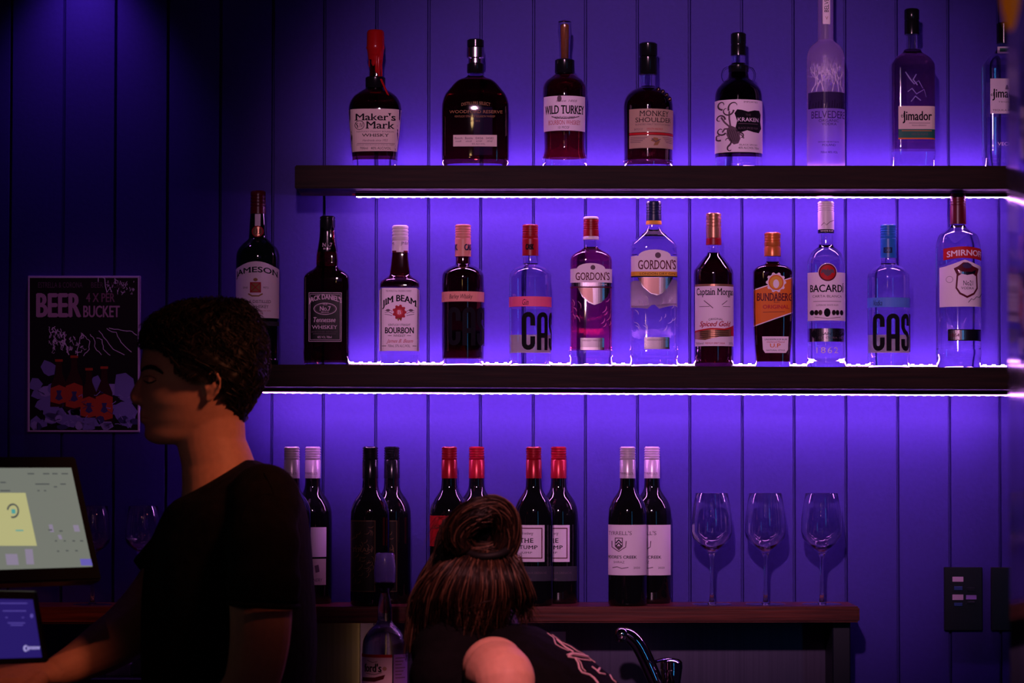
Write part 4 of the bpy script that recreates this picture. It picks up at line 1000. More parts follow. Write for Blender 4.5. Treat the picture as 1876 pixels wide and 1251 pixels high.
for lx in (-1.5, a1.x):
    for ly in (-.46, -.08): bm_to('leg', lathe_bm([(-BZ, .02), (-.04, .02)], segs=14), [steel_m], o).location = (lx, ly, BZ)
pn = thing('paper_notice', (P(1022, 1170, -.022).x, -0.0205, P(1022, 1182, -.022).z), 'small white paper notice stuck on the steel splashback', 'notice')
bm_to('sheet', box_bm(-.015, .015, -.0012, 0, 0, .026), [white_l], pn)

def tube_bm(pts, rad, segs=12, bm=None, flat=1.0, up=Vector((0, 1, 0)), cap=True):
    """pts list of Vector, rad list or value; smooth tube"""
    bm = bm or bmesh.new(); rings = []
    n = len(pts)
    ref = None
    for i, p in enumerate(pts):
        d = (pts[min(n-1, i+1)] - pts[max(0, i-1)]).normalized()
        if ref is None:
            ref = up - d * up.dot(d)
            if ref.length < .05: ref = Vector((1, 0, 0)) - d * d.x
        else: ref = ref - d * ref.dot(d)
        ref.normalize(); bb = d.cross(ref)
        r = rad[i] if isinstance(rad, (list, tuple)) else rad
        ra, rb = (r if isinstance(r, (tuple, list)) else (r, r * flat))
        rings.append([bm.verts.new(p + ref * math.cos(2*PI*k/segs) * ra + bb * math.sin(2*PI*k/segs) * rb) for k in range(segs)])
    for i in range(n - 1):
        for k in range(segs): bm.faces.new((rings[i][k], rings[i][(k+1) % segs], rings[i+1][(k+1) % segs], rings[i+1][k]))
    if cap: bm.faces.new(rings[0][::-1]); bm.faces.new(rings[-1])
    return bm
def smooth_pts(pts, sub=5):
    out = []
    n = len(pts)
    for i in range(n - 1):
        p0, p1, p2, p3 = pts[max(0, i-1)], pts[i], pts[i+1], pts[min(n-1, i+2)]
        for s_ in range(sub):
            t = s_ / sub
            out.append(0.5 * ((2 * p1) + (p2 - p0) * t + (2 * p0 - 5 * p1 + 4 * p2 - p3) * t * t + (3 * p1 - p0 - 3 * p2 + p3) * t ** 3))
    out.append(pts[-1]); return out
light('warm_panel_fill', 'AREA', (P(676, 1200, -.06).x, -.065, 1.06), (P(630, 1200, -.03).x, -.03, 1.06), .10, (1.0, .55, .12), shape='RECTANGLE', size=.02, size_y=.2)  # added unseen fill, gives the steel panel its golden edge
# tap: spout rises from the bench and ends in a round nozzle
Yt = -0.22
tp = P(1205, 1300, Yt); root = thing('tap', (tp.x + .03, Yt, BZ), 'chrome tap with slanted spout beneath the bottom shelf', 'tap')
L = lambda px, py, dy=0.0: P(px, py, Yt + dy) - root.location
kt = pm(Yt)
pts = smooth_pts([Vector((0, 0, .0)), L(1222, 1330), L(1208, 1268), L(1190, 1222), L(1172, 1185), L(1155, 1166), L(1140, 1160)])
nP = len(pts)
bm_to('spout', tube_bm(pts, [(14 if i < nP * .75 else 14 - 3 * (i / nP - .75) * 4) * kt for i in range(nP)], 20), [chrome_m], root, smooth=.9)
s_ = bmesh.new(); bmesh.ops.create_uvsphere(s_, u_segments=24, v_segments=16, radius=13 * kt)
for v in s_.verts: v.co += L(1139, 1162, -.004)
tip = L(1138.5, 1162, -.004)
nz = lathe_bm([(tip.z - 14.5 * kt, 9 * kt), (tip.z - 13 * kt, 11 * kt), (tip.z - 4 * kt, 11.5 * kt), (tip.z - 2 * kt, 13 * kt)], segs=24, off=(tip.x, tip.y)); merge(s_, nz)
bm_to('nozzle', s_, [chrome_m], root, smooth=.8)
c = L(1230, 1225, -.03)
bm_to('handle', lathe_bm([(-.0, 15 * kt), (c.z - 22 * kt, 17 * kt), (c.z - 2 * kt, 20 * kt), (c.z - .5 * kt, 19.3 * kt), (c.z, 20.5 * kt), (c.z + 12 * kt, 20 * kt), (c.z + 17 * kt, 15 * kt), (c.z + 19 * kt, 6 * kt)], segs=28, off=(c.x, c.y)), [chrome_m], root, smooth=.7)
lv = smooth_pts([c + Vector((.006, 0, 16 * kt)), c + Vector((-.012, -.01, 17.5 * kt)), c + Vector((-.03, -.03, 15 * kt))])
bm_to('lever', tube_bm(lv, [(5 * kt, 3 * kt)] * len(lv), 12), [chrome_m], root, smooth=.9)

# clear spirit bottle with pourer on the bench
def pour_bottle():
    Yb = -0.42; k = pm(Yb); cx = 706.5
    x = P(cx, 1200, Yb).x
    prof = [(1074, 7), (1086, 8), (1100, 11), (1116, 13), (1135, 13.5), (1143, 17), (1150, 25), (1160, 33), (1172, 39), (1185, 41), (1200, 41.5), (1370, 41.5), (1378, 39)]
    b = Bottle(cx, BZ + .0002, Yb, [(p, h) for p, h in prof], 'clear spirit bottle with red-striped white label and pourer, in front of the shelf', mats=(glass_clear,), name='spirit_bottle')
    b.cap('pourer_base', [(1066, 15), (1068, 19), (1076, 18), (1080, 12), (1086, 9)], blackcap)
    bm = lathe_bm([(b.zz(1066), 19 * k), (b.zz(1040), 20 * k), (b.zz(1016), 17 * k), (b.zz(1013), 15.5 * k), (b.zz(1013) - .001, 14.5 * k), (b.zz(1040), 18.5 * k), (b.zz(1064), 17.6 * k)], segs=32, closed=True)
    b.part('measuring_cup', bm, [M('pourer_plastic', (.55, .45, .85), .12, trans=.7, ior=1.2, coat=1.0)])
    a = b.art()
    a.rect(665.4, 721.5, 1196.5, 1202, redlab, 0); a.rect(665.4, 721.5, 1202, 1300, white_l, 0); a.rect(724, 747.5, 1196.5, 1290, lilac_print, 0)
    a.text("Pickford's", 652 + 14, 702, 1213, 1228, ink, shear=.1, bold=.03) if False else a.text("ford's", 672, 702, 1213, 1228, ink, serif=True, bold=.03)
    a.line([(676, 1207), (686, 1211), (695, 1209), (691, 1213)], 1, inkgrey, 1); a.line([(674, 1231), (690, 1233), (703, 1229)], 1, inkgrey, 1); a.ell(708, 1222, 4, 4, tan_l, 1, 8)
    a.poly([(667, 1239), (690, 1238), (709, 1233), (706, 1241), (690, 1246), (667, 1246)], inkmar, 1)
    for q in range(7): a.line([(727, 1203 + q * 6), (744 - (q % 3) * 3, 1203 + q * 6)], 1.6, inkgrey, 1)
    a.build('front_label', b.root)
pour_bottle()

# switch plates
for (px0, px1, lab) in ((1730, 1800, 'black wall switch plate with small pale stickers and blue buttons'), (1816, 1886, 'plain black wall switch plate partly hidden by the column')):
    a0, a1 = P(px0, 1100, -.01), P(px1, 1100, -.01); zt, zb = P(1765, 1039, -.01).z, P(1765, 1155, -.01).z
    root = thing('switch_plate', ((a0.x + a1.x) / 2, 0.0, zb), lab, 'switch')
    w = (a1.x - a0.x) / 2
    bm_to('plate', box_bm(-w, w, -.011, 0, 0, zt - zb, .0015, 2), [black_m], root)
    if px0 == 1730:
        ox, oz = root.location.x, root.location.z
        def R4(x0, x1, y0, y1, nm, m, t=.0135):
            p, q = P(x0, y1, -.012), P(x1, y0, -.012)
            bm_to(nm, box_bm(p.x - ox, q.x - ox, -t, -.0108, p.z - oz, q.z - oz, .0004, 1), [m], root)
        R4(1745, 1765, 1056.5, 1065.5, 'sticker', white_print, .0114); R4(1745, 1765, 1089, 1099, 'sticker', white_print, .0114); R4(1770, 1789, 1090, 1098, 'sticker', lilac_print, .0114)
        btn = paint('button_blue', (.02, .05, .16), .4)
        R4(1748, 1763, 1074, 1081, 'button', btn); R4(1748, 1763, 1104, 1110, 'button', btn); R4(1772, 1786, 1076, 1083, 'button', black_m); R4(1772, 1786, 1102, 1106, 'button', black_m)

# blurred metal column and amber pendant in the foreground at the right
Yk = -2.2
kx = P(1846, 600, Yk).x
tag(bm_to('column', box_bm(kx, kx + .34, Yk - .34, Yk, 0, 3.0, .006, 3), [brass_m], smooth=.6), 'out-of-focus polished metal column at the right edge', 'column')
pz = P(1850, 56, -2.95).z; px_ = P(1851, 50, -2.95).x
pd = thing('pendant_lamp', (px_, -2.95, pz), 'out-of-focus amber glass lamp hanging at the top right corner', 'lamp')
kp = pm(-2.95)
am = M('amber_shade', (.80, .22, .02), .35, emis=(1, .20, .01), es=.10)
bm_to('shade', lathe_bm([(0, 2.5 * kp), (4 * kp, 6 * kp), (14 * kp, 10 * kp), (40 * kp, 16 * kp), (90 * kp, 22 * kp), (150 * kp, 20 * kp), (160 * kp, 8 * kp)], segs=40), [am], pd, smooth=.8)
bm_to('cord', lathe_bm([(160 * kp, 2 * kp), (3.0 - pz, 2 * kp)], segs=10), [black_m], pd)
bm_to('bulb_cap', lathe_bm([(150 * kp, 12 * kp), (185 * kp, 8 * kp)], segs=20), [black_m], pd)

# ---------------------------------------------------------------- till screen and customer display
def till():
    Yt = -0.95
    # screen plane: faces right (+x), towards camera and up
    c = P(188, 1062, Yt)          # lower right corner of the bezel
    k = pm(Yt)
    yaw = math.radians(46)
    u = Vector((-math.cos(yaw), -math.sin(yaw), 0))           # along the screen to the left; the left edge comes nearer
    h = P(188, 836, Yt).z - c.z
    lean = (58 * k) / math.sin(yaw)                            # backward shift of the top edge
    nh = Vector((math.sin(yaw), -math.cos(yaw), 0))
    v = Vector((0, 0, h)) - nh * lean
    root = thing('till_screen', (c.x - .15, Yt - .14, BZ + .03), 'bright tilted till touchscreen at the left edge in front of the bartender', 'till')
    o0 = c - root.location
    Wd = .36; Vh = v.length; vv = v.normalized(); nn = u.cross(vv).normalized()
    if nn.y > 0: nn = -nn
    def pt(a, b, d): return o0 + u * a + vv * b + nn * d
    def slab(name, a0, a1, b0, b1, d0, d1, m, bev=.003):
        bm = bmesh.new(); vs = [bm.verts.new(pt(a, b, d)) for d in (d0, d1) for b in (b0, b1) for a in (a0, a1)]
        for f in ((0, 1, 3, 2), (4, 5, 7, 6), (0, 1, 5, 4), (2, 3, 7, 6), (0, 2, 6, 4), (1, 3, 7, 5)): bm.faces.new([vs[i] for i in f])
        bmesh.ops.recalc_face_normals(bm, faces=bm.faces)
        if bev: bmesh.ops.bevel(bm, geom=bm.edges[:], offset=bev, segments=2, affect='EDGES')
        return bm_to(name, bm, [m], root, smooth=.6)
    slab('casing', 0, Wd, 0, Vh, -.028, 0, black_m)
    def sw(px, py):      # pixel on the screen plane -> (a,b)
        d = ray(px, py); p0 = c; n = nn
        t = (p0 - CAM).dot(n) / d.dot(n); q = CAM + d * t - p0
        return q.dot(u), q.dot(vv)
    a_r, b_b = sw(173, 1038); _, b_t = sw(126, 857)
    a_r2, _ = sw(126, 857); a_r = (a_r + a_r2) / 2
    scr = M('screen_grey', (.02, .02, .02), .25, emis=(.22, .235, .20), es=.75)
    slab('display', a_r, Wd - .018, b_b, b_t, 0, .0006, scr, 0)
    def to3d(x, y, l): return pt(x, y, .0008 + l * .0001)
    a = Art(to3d)
    pop = M('popup_yellow', (.02, .02, .02), .3, emis=(.52, .50, .23), es=.85); tx = M('screen_text', (.02, .02, .02), .3, emis=(.10, .11, .11), es=.7); vio = M('screen_button', (.02, .02, .02), .3, emis=(.12, .10, .42), es=1.0); cy = M('screen_cyan', (.02, .02, .02), .3, emis=(.08, .40, .38), es=.8)
    lt = M('screen_patch', (.02, .02, .02), .3, emis=(.30, .25, .36), es=.8)
    S = lambda pts: [sw(x, y) for x, y in pts]
    a.poly(S([(-30, 903), (46, 903), (67, 1000), (-30, 1000)]), pop, 1)
    ring = [sw(23 + 10 * math.cos(t), 936 + 12 * math.sin(t)) for t in [1.9 - i * .35 for i in range(15)]]
    a.line(ring, .003, tx, 2); a.poly(S([(20, 933), (27, 933), (28, 941), (21, 941)]), cy, 2)
    a.poly(S([(146, 1024), (166, 1024), (169, 1036), (148, 1036)]), vio, 1)
    r = random.Random(5)
    for (x0, x1, y) in ((50, 62, 868), (78, 90, 868), (95, 105, 868), (112, 124, 868), (64, 90, 887), (110, 120, 887), (0, 10, 884), (68, 72, 899), (80, 84, 899), (88, 95, 971), (108, 114, 973), (100, 104, 991), (116, 120, 991), (132, 137, 991), (146, 152, 991), (104, 108, 1010), (120, 125, 1009), (137, 142, 1009), (98, 104, 892), (0, 18, 899)):
        a.line(S([(x0, y), (x1, y)]), .0022, tx, 1)
    for (x, y, w, h_) in ((138, 968, 10, 12), (92, 968, 7, 14), (108, 984, 6, 8), (20, 1025, 22, 20), (52, 1020, 14, 28), (8, 955, 12, 10)): a.poly(S([(x - w/2, y - h_/2), (x + w/2, y - h_/2), (x + w/2 + 3, y + h_/2), (x - w/2 + 3, y + h_/2)]), lt, .5)
    a.line(S([(28, 972), (42, 972)]), .002, cy, 2)
    a.build('screen_content', root)
    # stand
    bm_to('stand', box_bm(-.20, -.05, -.08, .06, 0, .012, .004, 2), [black_m], root)
    mid = pt(.15, Vh * .4, -.03)
    bm_to('stand_arm', tube_bm([Vector((-.10, -.01, .01)), Vector((-.08, 0, .08)), mid], [.022, .02, .02], 16), [black_m], root)
    # customer display below
    Yd = -1.22
    root2 = thing('customer_display', (P(20, 1200, Yd).x, Yd, BZ + .03), 'small blue-lit customer display below the till screen', 'display')
    kd = pm(Yd)
    def q(px, py, dy=0): return P(px, py, Yd + dy) - root2.location
    def quad(name, pts, dep, m, bev=.0015):
        bm = bmesh.new(); f = [bm.verts.new(q(*p)) for p in pts]; g = [bm.verts.new(q(*p) + Vector((0, dep, 0))) for p in pts]
        bm.faces.new(f); bm.faces.new(g[::-1])
        for i in range(len(pts)): bm.faces.new((f[i], f[(i+1) % len(pts)], g[(i+1) % len(pts)], g[i]))
        bmesh.ops.recalc_face_normals(bm, faces=bm.faces)
        if bev: bmesh.ops.bevel(bm, geom=bm.edges[:], offset=bev, segments=2, affect='EDGES')
        return bm_to(name, bm, [m], root2)
    quad('casing', [(-60, 1082), (62, 1084), (84, 1214), (-60, 1220)], .03, black_m)
    bl = M('display_blue', (.02, .02, .05), .3, emis=(.016, .009, .125), es=1.0)
    quad('display', [(-58, 1096), (60, 1098), (77, 1204), (-58, 1208)], -.001, bl, 0)
    a = Art(lambda x, y, l: q(x, y, -.0013 - l * .0001))
    wl = M('display_white', (.05, .05, .05), .3, emis=(.33, .28, .62), es=1.0); dm = M('display_line', (.02, .02, .02), .3, emis=(.09, .06, .34), es=1.0)
    a.text('posnow', 52, 73, 1184, 1192, wl, 1, bold=.03); a.ell(47, 1187.5, 4.5, 6, wl, 1); a.ell(48, 1187.5, 2, 3.2, bl, 2)
    for (x0, x1, y) in ((0, 50, 1105), (5, 48, 1119), (14, 46, 1141), (19, 42, 1145), (40, 44, 1131), (10, 14, 1131)): a.line([(x0, y), (x1, y)], 1.6, dm, 1)
    a.ell(58, 1128, 3, 4, dm, 1); a.build('screen_content', root2)
    lo = q(0, 1216); 
    bm_to('base', box_bm(-.045, .07, -.045, .05, 0, .02, .004, 2), [M('base_plastic', (.10, .08, .35), .4)], root2)
    bm_to('post', box_bm(-.045, -.030, .0, .03, .01, lo.z + .02, .002, 1), [black_m], root2)
till()
# low raised ledge that carries the till, and a napkin box
lz = P(230, 1243, -0.5)
tag(bm_to('till_ledge', box_bm(-1.6, P(236, 1243, -.9).x, -1.30, -0.52, BZ - .08, BZ + .028, .003, 1), [blackmat_m]), 'black ledge carrying the till at the lower left', 'ledge')
zl = P(230, 1241, -.40).z
tag(bm_to('back_ledge', box_bm(-1.5, P(300, 1243, -.3).x, -.42, -.20, BZ + .0005, zl, .002, 1), [M('ledge_steel', (.10, .09, .14), .25, metal=.9)]), 'low dark steel ledge behind the bartender\'s forearm', 'ledge')
x0, x1, x2 = P(196, 1200, -.36).x, P(241, 1200, -.36).x, P(300, 1200, -.36).x
z1 = P(230, 1205, -.36).z
tag(bm_to('napkin_box', box_bm(x0, x1 - .001, -.37, -.27, zl + .0005, z1 - .01, .001, 1), [M('napkin_paper', (.75, .6, .72), .7)]), 'white paper napkin box glimpsed under the bartender\'s forearm', 'box')
nb = thing('steel_tub', ((x1 + x2) / 2, -.32, zl + .0005), "grey steel tub between the napkin box and the bartender's shirt", 'tub')
hw_ = (x2 - x1) / 2 - .001
bm_to('body', box_bm(-hw_, hw_, -.05, .05, 0, z1 - zl, .004, 2), [M('tub_grey', (.30, .28, .34), .35, metal=.4)], nb); bm_to('rim', box_bm(-hw_ , hw_, -.054, .054, z1 - zl, z1 - zl + .006, .002, 1), [steel_m], nb)

# ---------------------------------------------------------------- people
skin = noisy(M('skin', (0.50, 0.25, 0.17), 0.55, spec=0.35, sss=.12), amt=.06, nscale=25)
skin_f = noisy(M('skin_fair', (0.62, 0.33, 0.24), 0.5, spec=0.35, sss=.12), amt=.05, nscale=25)
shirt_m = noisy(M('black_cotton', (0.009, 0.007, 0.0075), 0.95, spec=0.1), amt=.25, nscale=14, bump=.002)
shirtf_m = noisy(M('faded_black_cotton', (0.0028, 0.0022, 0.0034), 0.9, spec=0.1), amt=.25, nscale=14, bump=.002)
trouser_m = M('dark_trousers', (.01, .01, .012), .9)
hair_m = noisy(M('dark_brown_hair', (0.006, 0.004, 0.003), 0.5, spec=0.25), scale=(6, 6, 1), amt=.5, nscale=30)
hairw_m = noisy(M('brown_hair_dark', (0.010, 0.005, 0.004), 0.38, spec=0.3), scale=(8, 8, 1), amt=.7, nscale=30)
hairw2_m = M('brown_hair', (0.040, 0.017, 0.009), 0.36, spec=0.4)
hairw3_m = M('brown_hair_light', (0.12, 0.062, 0.036), 0.36, spec=0.45)
hair2_m = M('dark_hair_mid', (0.012, 0.008, 0.005), .5); hair3_m = M('dark_hair_light', (0.03, 0.018, 0.010), .5)
lash_m = M('lashes', (.008, .005, .004), .6); lip_m = M('lips', (.40, .13, .11), .5)
eye_m = M('eye_white', (.6, .55, .52), .15)

def sphere_bm(c, r, sx=1, sy=1, sz=1, rot=None, bm=None, seg=24):
    b = bmesh.new(); bmesh.ops.create_uvsphere(b, u_segments=seg, v_segments=max(8, seg * 2 // 3), radius=1)
    m = Matrix.Diagonal((r * sx, r * sy, r * sz)).to_4x4()
    if rot: m = rot.to_4x4() @ m
    for v in b.verts: v.co = (m @ v.co) + c
    if bm is None: return b
    merge(bm, b); return bm
def loft(rings, bm=None):
    """rings: lists of Vectors, same count"""
    bm = bm or bmesh.new()
    rr = [[bm.verts.new(p) for p in r] for r in rings]; n = len(rr[0])
    for i in range(len(rr) - 1):
        for k in range(n): bm.faces.new((rr[i][k], rr[i][(k+1) % n], rr[i+1][(k+1) % n], rr[i+1][k]))
    bm.faces.new(rr[0][::-1]); bm.faces.new(rr[-1])
    return bm
def fuse(name, bm, mats, parent, voxel=.004, smooth=4, it=None):
    bmesh.ops.recalc_face_normals(bm, faces=bm.faces)
    me = bpy.data.meshes.new(name); bm.to_mesh(me); bm.free()
    o = bpy.data.objects.new(name, me); COL.objects.link(o)
    m = o.modifiers.new('r', 'REMESH'); m.mode = 'VOXEL'; m.voxel_size = voxel; m.use_smooth_shade = True
    if smooth:
        s_ = o.modifiers.new('s', 'SMOOTH'); s_.iterations = smooth; s_.factor = .5
    dg = bpy.context.evaluated_depsgraph_get(); dg.update()
    ev = bpy.data.meshes.new_from_object(o.evaluated_get(dg)); o.modifiers.clear()
    old = o.data; o.data = ev; bpy.data.meshes.remove(old); ev.name = name
    ev.materials.clear()
    for q in mats: ev.materials.append(q)
    ev.polygons.foreach_set('use_smooth', [True] * len(ev.polygons))
    ev.polygons.foreach_set('material_index', [0] * len(ev.polygons))
    if parent is not None:
        o.parent = parent
    return o
def bvh(o):
    me = o.data; return BVHTree.FromPolygons([v.co.copy() for v in me.vertices], [tuple(p.vertices) for p in me.polygons])

# everything of a person is built in world coordinates relative to the person's ground point
class Person:
    def __init__(s, name, x, Y, label):
        s.root = thing(name, (x, Y, 0.0), label, 'person'); s.o = Vector((x, Y, 0)); s.Y = Y
    def q(s, px, py, dy=0.0): return P(px, py, s.Y + dy) - s.o

# ---- bartender
m = Person('person', P(420, 900, -.80).x, -.80, 'young bartender in black t-shirt standing in profile, reaching to the till')
k = pm(-.80)
HC = 0.0
lv = [  # py, front px, back px, half width m, egg
 (552, 372, 425, .028), (560, 340, 446, .045), (572, 308, 458, .060), (590, 284, 469, .070), (612, 270, 477, .075), (640, 262, 480, .0775),
 (660, 259, 481, .078), (670, 257.5, 481, .0775), (677, 256.5, 480, .077), (684, 258.5, 479, .076), (692, 261.5, 476, .0735), (702, 261, 472, .071), (715, 259.5, 466, .069),
 (728, 258.5, 461, .067), (740, 259.5, 456, .065), (750, 260, 452, .063), (760, 261.5, 449, .060), (770, 263, 447, .057), (778, 266, 446, .054), (786, 265.5, 440, .050), (794, 265, 420, .046), (802, 267, 400, .041), (809, 274, 380, .034), (814, 288, 360, .022)]
rings = []
NS = 48
for (py, f, bk, w) in lv:
    cxp = bk - (bk - f) * .47
    ring = []
    for i in range(NS):
        t = 2 * PI * i / NS
        c, s_ = math.cos(t), math.sin(t)
        rx = (cxp - f) if c > 0 else (bk - cxp)
        e = 2 / 2.25
        ux = math.copysign(abs(c) ** e, c); uy = math.copysign(abs(s_) ** e, s_)
        lat = w * uy
        if c > 0: lat *= 1 - .26 * c * c - (.10 * c if py > 740 else 0)
        x = cxp - rx * ux
        # eye sockets
        d = 0
        for sg in (-1, 1):
            tt = t if t < PI else t - 2 * PI
            d += math.exp(-((tt - sg * .62) / .22) ** 2) * math.exp(-((py - 694) / 11) ** 2) * 7.5
            d -= math.exp(-((tt - sg * .95) / .35) ** 2) * math.exp(-((py - 728) / 16) ** 2) * 3.0
        x += d * (1 if c > 0 else 0)
        ring.append(m.q(x, py) + Vector((0, lat, 0)))
    rings.append(ring)
body = loft(rings[::-1])
def ms(px, py, r, dy=0, sx=1, sy=1, sz=1, rot=None): sphere_bm(m.q(px, py, dy), r * k, sx, sy, sz, rot, body)
# nose
loft([[m.q(x + math.cos(t) * rx, y) + Vector((0, math.sin(t) * ry * k, 0)) for t in [2*PI*i/16 for i in range(16)]] for (x, y, rx, ry) in ((266, 682, 8, 7), (264, 690, 8, 7.5), (260, 700, 10.5, 8), (256, 710, 12.5, 9.5), (251.5, 720, 12.8, 12), (249.5, 728, 11.6, 14), (251, 735, 11, 14.5), (255, 741, 9, 12), (260, 742, 6, 8))], body)
ms(248.5, 729, 9.8); ms(258.5, 733, 7.5, -.012); ms(258.5, 733, 7.5, .012)
# lips, chin, brow
ms(264.5, 757.5, 8.6, sy=2.4); ms(265.5, 769, 9.0, sy=2.1, sz=.8); ms(279, 795, 14.5, sy=1.35, sz=.95)
ms(268, 677, 9.5, sy=3.6, sz=.8)
for sg in (-1, 1): ms(281, 695, 12.0, sg * .033)      # eyeballs under the lids
# ears
for sg in (-1, 1):
    dy = sg * .075
    pts = smooth_pts([m.q(384, 735, dy), m.q(376, 716, dy), m.q(376.5, 697, dy + sg * .004), m.q(385, 683, dy + sg * .010), m.q(397, 684, dy + sg * .013), m.q(403.5, 698, dy + sg * .013), m.q(400, 715, dy + sg * .010), m.q(391, 727, dy + sg * .006), m.q(383, 737, dy + sg * .003)], 4)
    tube_bm(pts, 3.3 * k, 10, body)
    ms(389, 707, 14, dy + sg * .001, sx=.85, sy=.32, sz=1.5); ms(381, 732, 5.5, dy + sg * .003, sy=.7, sz=1.1); ms(378, 712, 4, dy + sg * .004)
    tube_bm([m.q(397, 693, dy + sg * .009), m.q(392, 705, dy + sg * .008), m.q(386, 717, dy + sg * .005)], 2.4 * k, 8, body)
# neck
loft([[m.q(cx_ + math.cos(t) * rx, y + tl * math.cos(t)) + Vector((0, math.sin(t) * ry, 0)) for t in [2*PI*i/28 for i in range(28)]] for (cx_, y, rx, ry, tl) in ((388, 700, 52, .050, 0), (390, 760, 58, .054, 0), (387, 800, 63, .056, 4), (392, 822, 66, .058, 0), (400, 850, 67, .062, -4), (402, 880, 68, .075, -6), (405, 910, 72, .09, -6), (415, 960, 80, .12, 0), (415, 1060, 100, .13, 0))], body)
# torso and hips hidden in the shirt
loft([[m.q(cx_ + math.cos(t) * rx, y) + Vector((0, math.sin(t) * ry, 0)) for t in [2*PI*i/24 for i in range(24)]] for (cx_, y, rx, ry) in ((420, 925, 70, .10), (425, 1000, 115, .15), (425, 1150, 130, .145), (422, 1300, 130, .14), (425, 1450, 130, .155), (425, 1560, 110, .15))], body)
# legs
for sg in (-1, 1):
    hp = m.q(425, 1500, sg * .09); fl = Vector((hp.x + .02, hp.y, .06))
    tube_bm([hp, Vector((hp.x - .01, hp.y, .46)), fl], [.085, .06, .042], 16, body)
# near arm: hangs beside the body, forearm forward below the frame
def arm(pts, rad): tube_bm(smooth_pts(pts, 5), [r for r in rad], 18, body)
def lerp_r(rs, sub): 
    out = []
    for i in range(len(rs) - 1): out += [rs[i] + (rs[i+1] - rs[i]) * s_ / sub for s_ in range(sub)]
    return out + [rs[-1]]
p = [m.q(468, 935, -.13), m.q(474, 1000, -.195), m.q(478, 1110, -.21), m.q(474, 1190, -.21), m.q(455, 1262, -.21), m.q(412, 1308, -.20), m.q(365, 1345, -.20), m.q(322, 1350, -.19)]
arm(p, lerp_r([.046, .050, .050, .047, .043, .042, .034, .026], 5))
# far arm: forward and down to the till
p2 = [m.q(400, 930, .16), m.q(345, 1010, .17), m.q(290, 1095, .14), m.q(243, 1150, .10), m.q(190, 1186, .04), m.q(140, 1214, -.01), m.q(98, 1233, -.05)]
arm(p2, lerp_r([.055, .052, .051, .050, .043, .033, .024], 5))
# hands
def hand(bmm, w, d, up, side, L=.185, curl=.35, spread=.10, thumb=1):
    """w wrist point, d direction of the hand, up = back of the hand, side = towards the thumb"""
    d = d.normalized(); up = (up - d * up.dot(d)).normalized(); sd = d.cross(up).normalized()
    if sd.dot(side) < 0: sd = -sd
    pal = []
    for (t, hw, hh) in ((-.02, .025, .021), (.02, .031, .018), (.055, .040, .016), (.085, .042, .014), (.098, .038, .011)):
        c = w + d * t
        pal.append([c + sd * math.cos(q) * hw + up * math.sin(q) * hh for q in [2*PI*i/18 for i in range(18)]])
    loft(pal, bmm)
    for i, (off, ln, r) in enumerate(((.030, .070, .0088), (.011, .079, .0090), (-.009, .073, .0086), (-.028, .057, .0078))):
        b0 = w + d * .088 + sd * off
        dirn = (d + sd * (off * 3 * spread / .1 * .35)).normalized(); a = curl * .4; pp = [b0 - d * .02, b0 + up * .002]
        cur = b0
        for seg, fr in enumerate((.46, .30, .24)):
            dv = (dirn * math.cos(a) - up * math.sin(a)); cur = cur + dv * ln * fr; pp.append(cur); a += curl
        tube_bm(pp, [r * 1.05, r * 1.05, r, r * .95, r * .78], 10, bmm); sphere_bm(pp[-1], r * .78, bm=bmm, seg=10)
        for kp_ in (2, 3): sphere_bm(pp[kp_], r * 1.06, bm=bmm, seg=10)
    b0 = w + d * .025 + sd * .022
    t1 = b0 + d * .030 + sd * .026 - up * .006; t2 = t1 + d * .030 + sd * .010 - up * .006; t3 = t2 + d * .024 - up * .006
    tube_bm([b0, t1, t2, t3], [.016, .0125, .0105, .008], 12, bmm); sphere_bm(t3, .008, bm=bmm, seg=10); sphere_bm(t2, .011, bm=bmm, seg=10)
wr = p2[-1]
hand(body, wr + Vector((-.008, 0, 0)), m.q(10, 1238, -.10) - wr, Vector((0, -.35, 1)), Vector((0, -1, 0)), curl=.22)
wr2 = p[-1]
hand(body, wr2, Vector((-1, .7, -.02)), Vector((0, -.3, 1)), Vector((0, 1, 0)), curl=.22)
bd = fuse('body', body, [skin], m.root, .0034, 2)
# eyes: lowered lids with dark lash line, brows
bt = bvh(bd)
def strand_on(px_list, r, nm, mat, person, tree, parent, off=.0005, segs=6):
    pts = []
    for (px, py) in px_list:
        d = ray(px, py).normalized(); h, nrm, _, _ = tree.ray_cast(CAM - person.o, d)
        if h is not None: pts.append(h - d * off)
    if len(pts) > 2:
        return bm_to(nm, tube_bm(pts, [r * (.4 + .6 * math.sin(PI * (i + .5) / len(pts))) for i in range(len(pts))], segs), [mat], parent, smooth=1.0)
strand_on([(263.5, 697), (267, 699.5), (271, 701), (276, 701), (281, 699.5), (286, 696.5)], .0016, 'eyelashes', lash_m, m, bt, bd)
strand_on([(263, 690.5), (268, 689), (274, 689), (280, 690.5), (286, 694)], .0007, 'eyelid_crease', lash_m, m, bt, bd, .0002)
strand_on([(260, 679), (264, 675), (270, 672.5), (277, 672), (285, 674), (293, 679), (299, 684)], .0038, 'eyebrow', hair_m, m, bt, bd, .0004, 8)
strand_on([(258.5, 763.5), (262, 764), (267, 764.5), (272, 765.5), (276, 767)], .0012, 'mouth_line', lip_m, m, bt, bd, .0001)

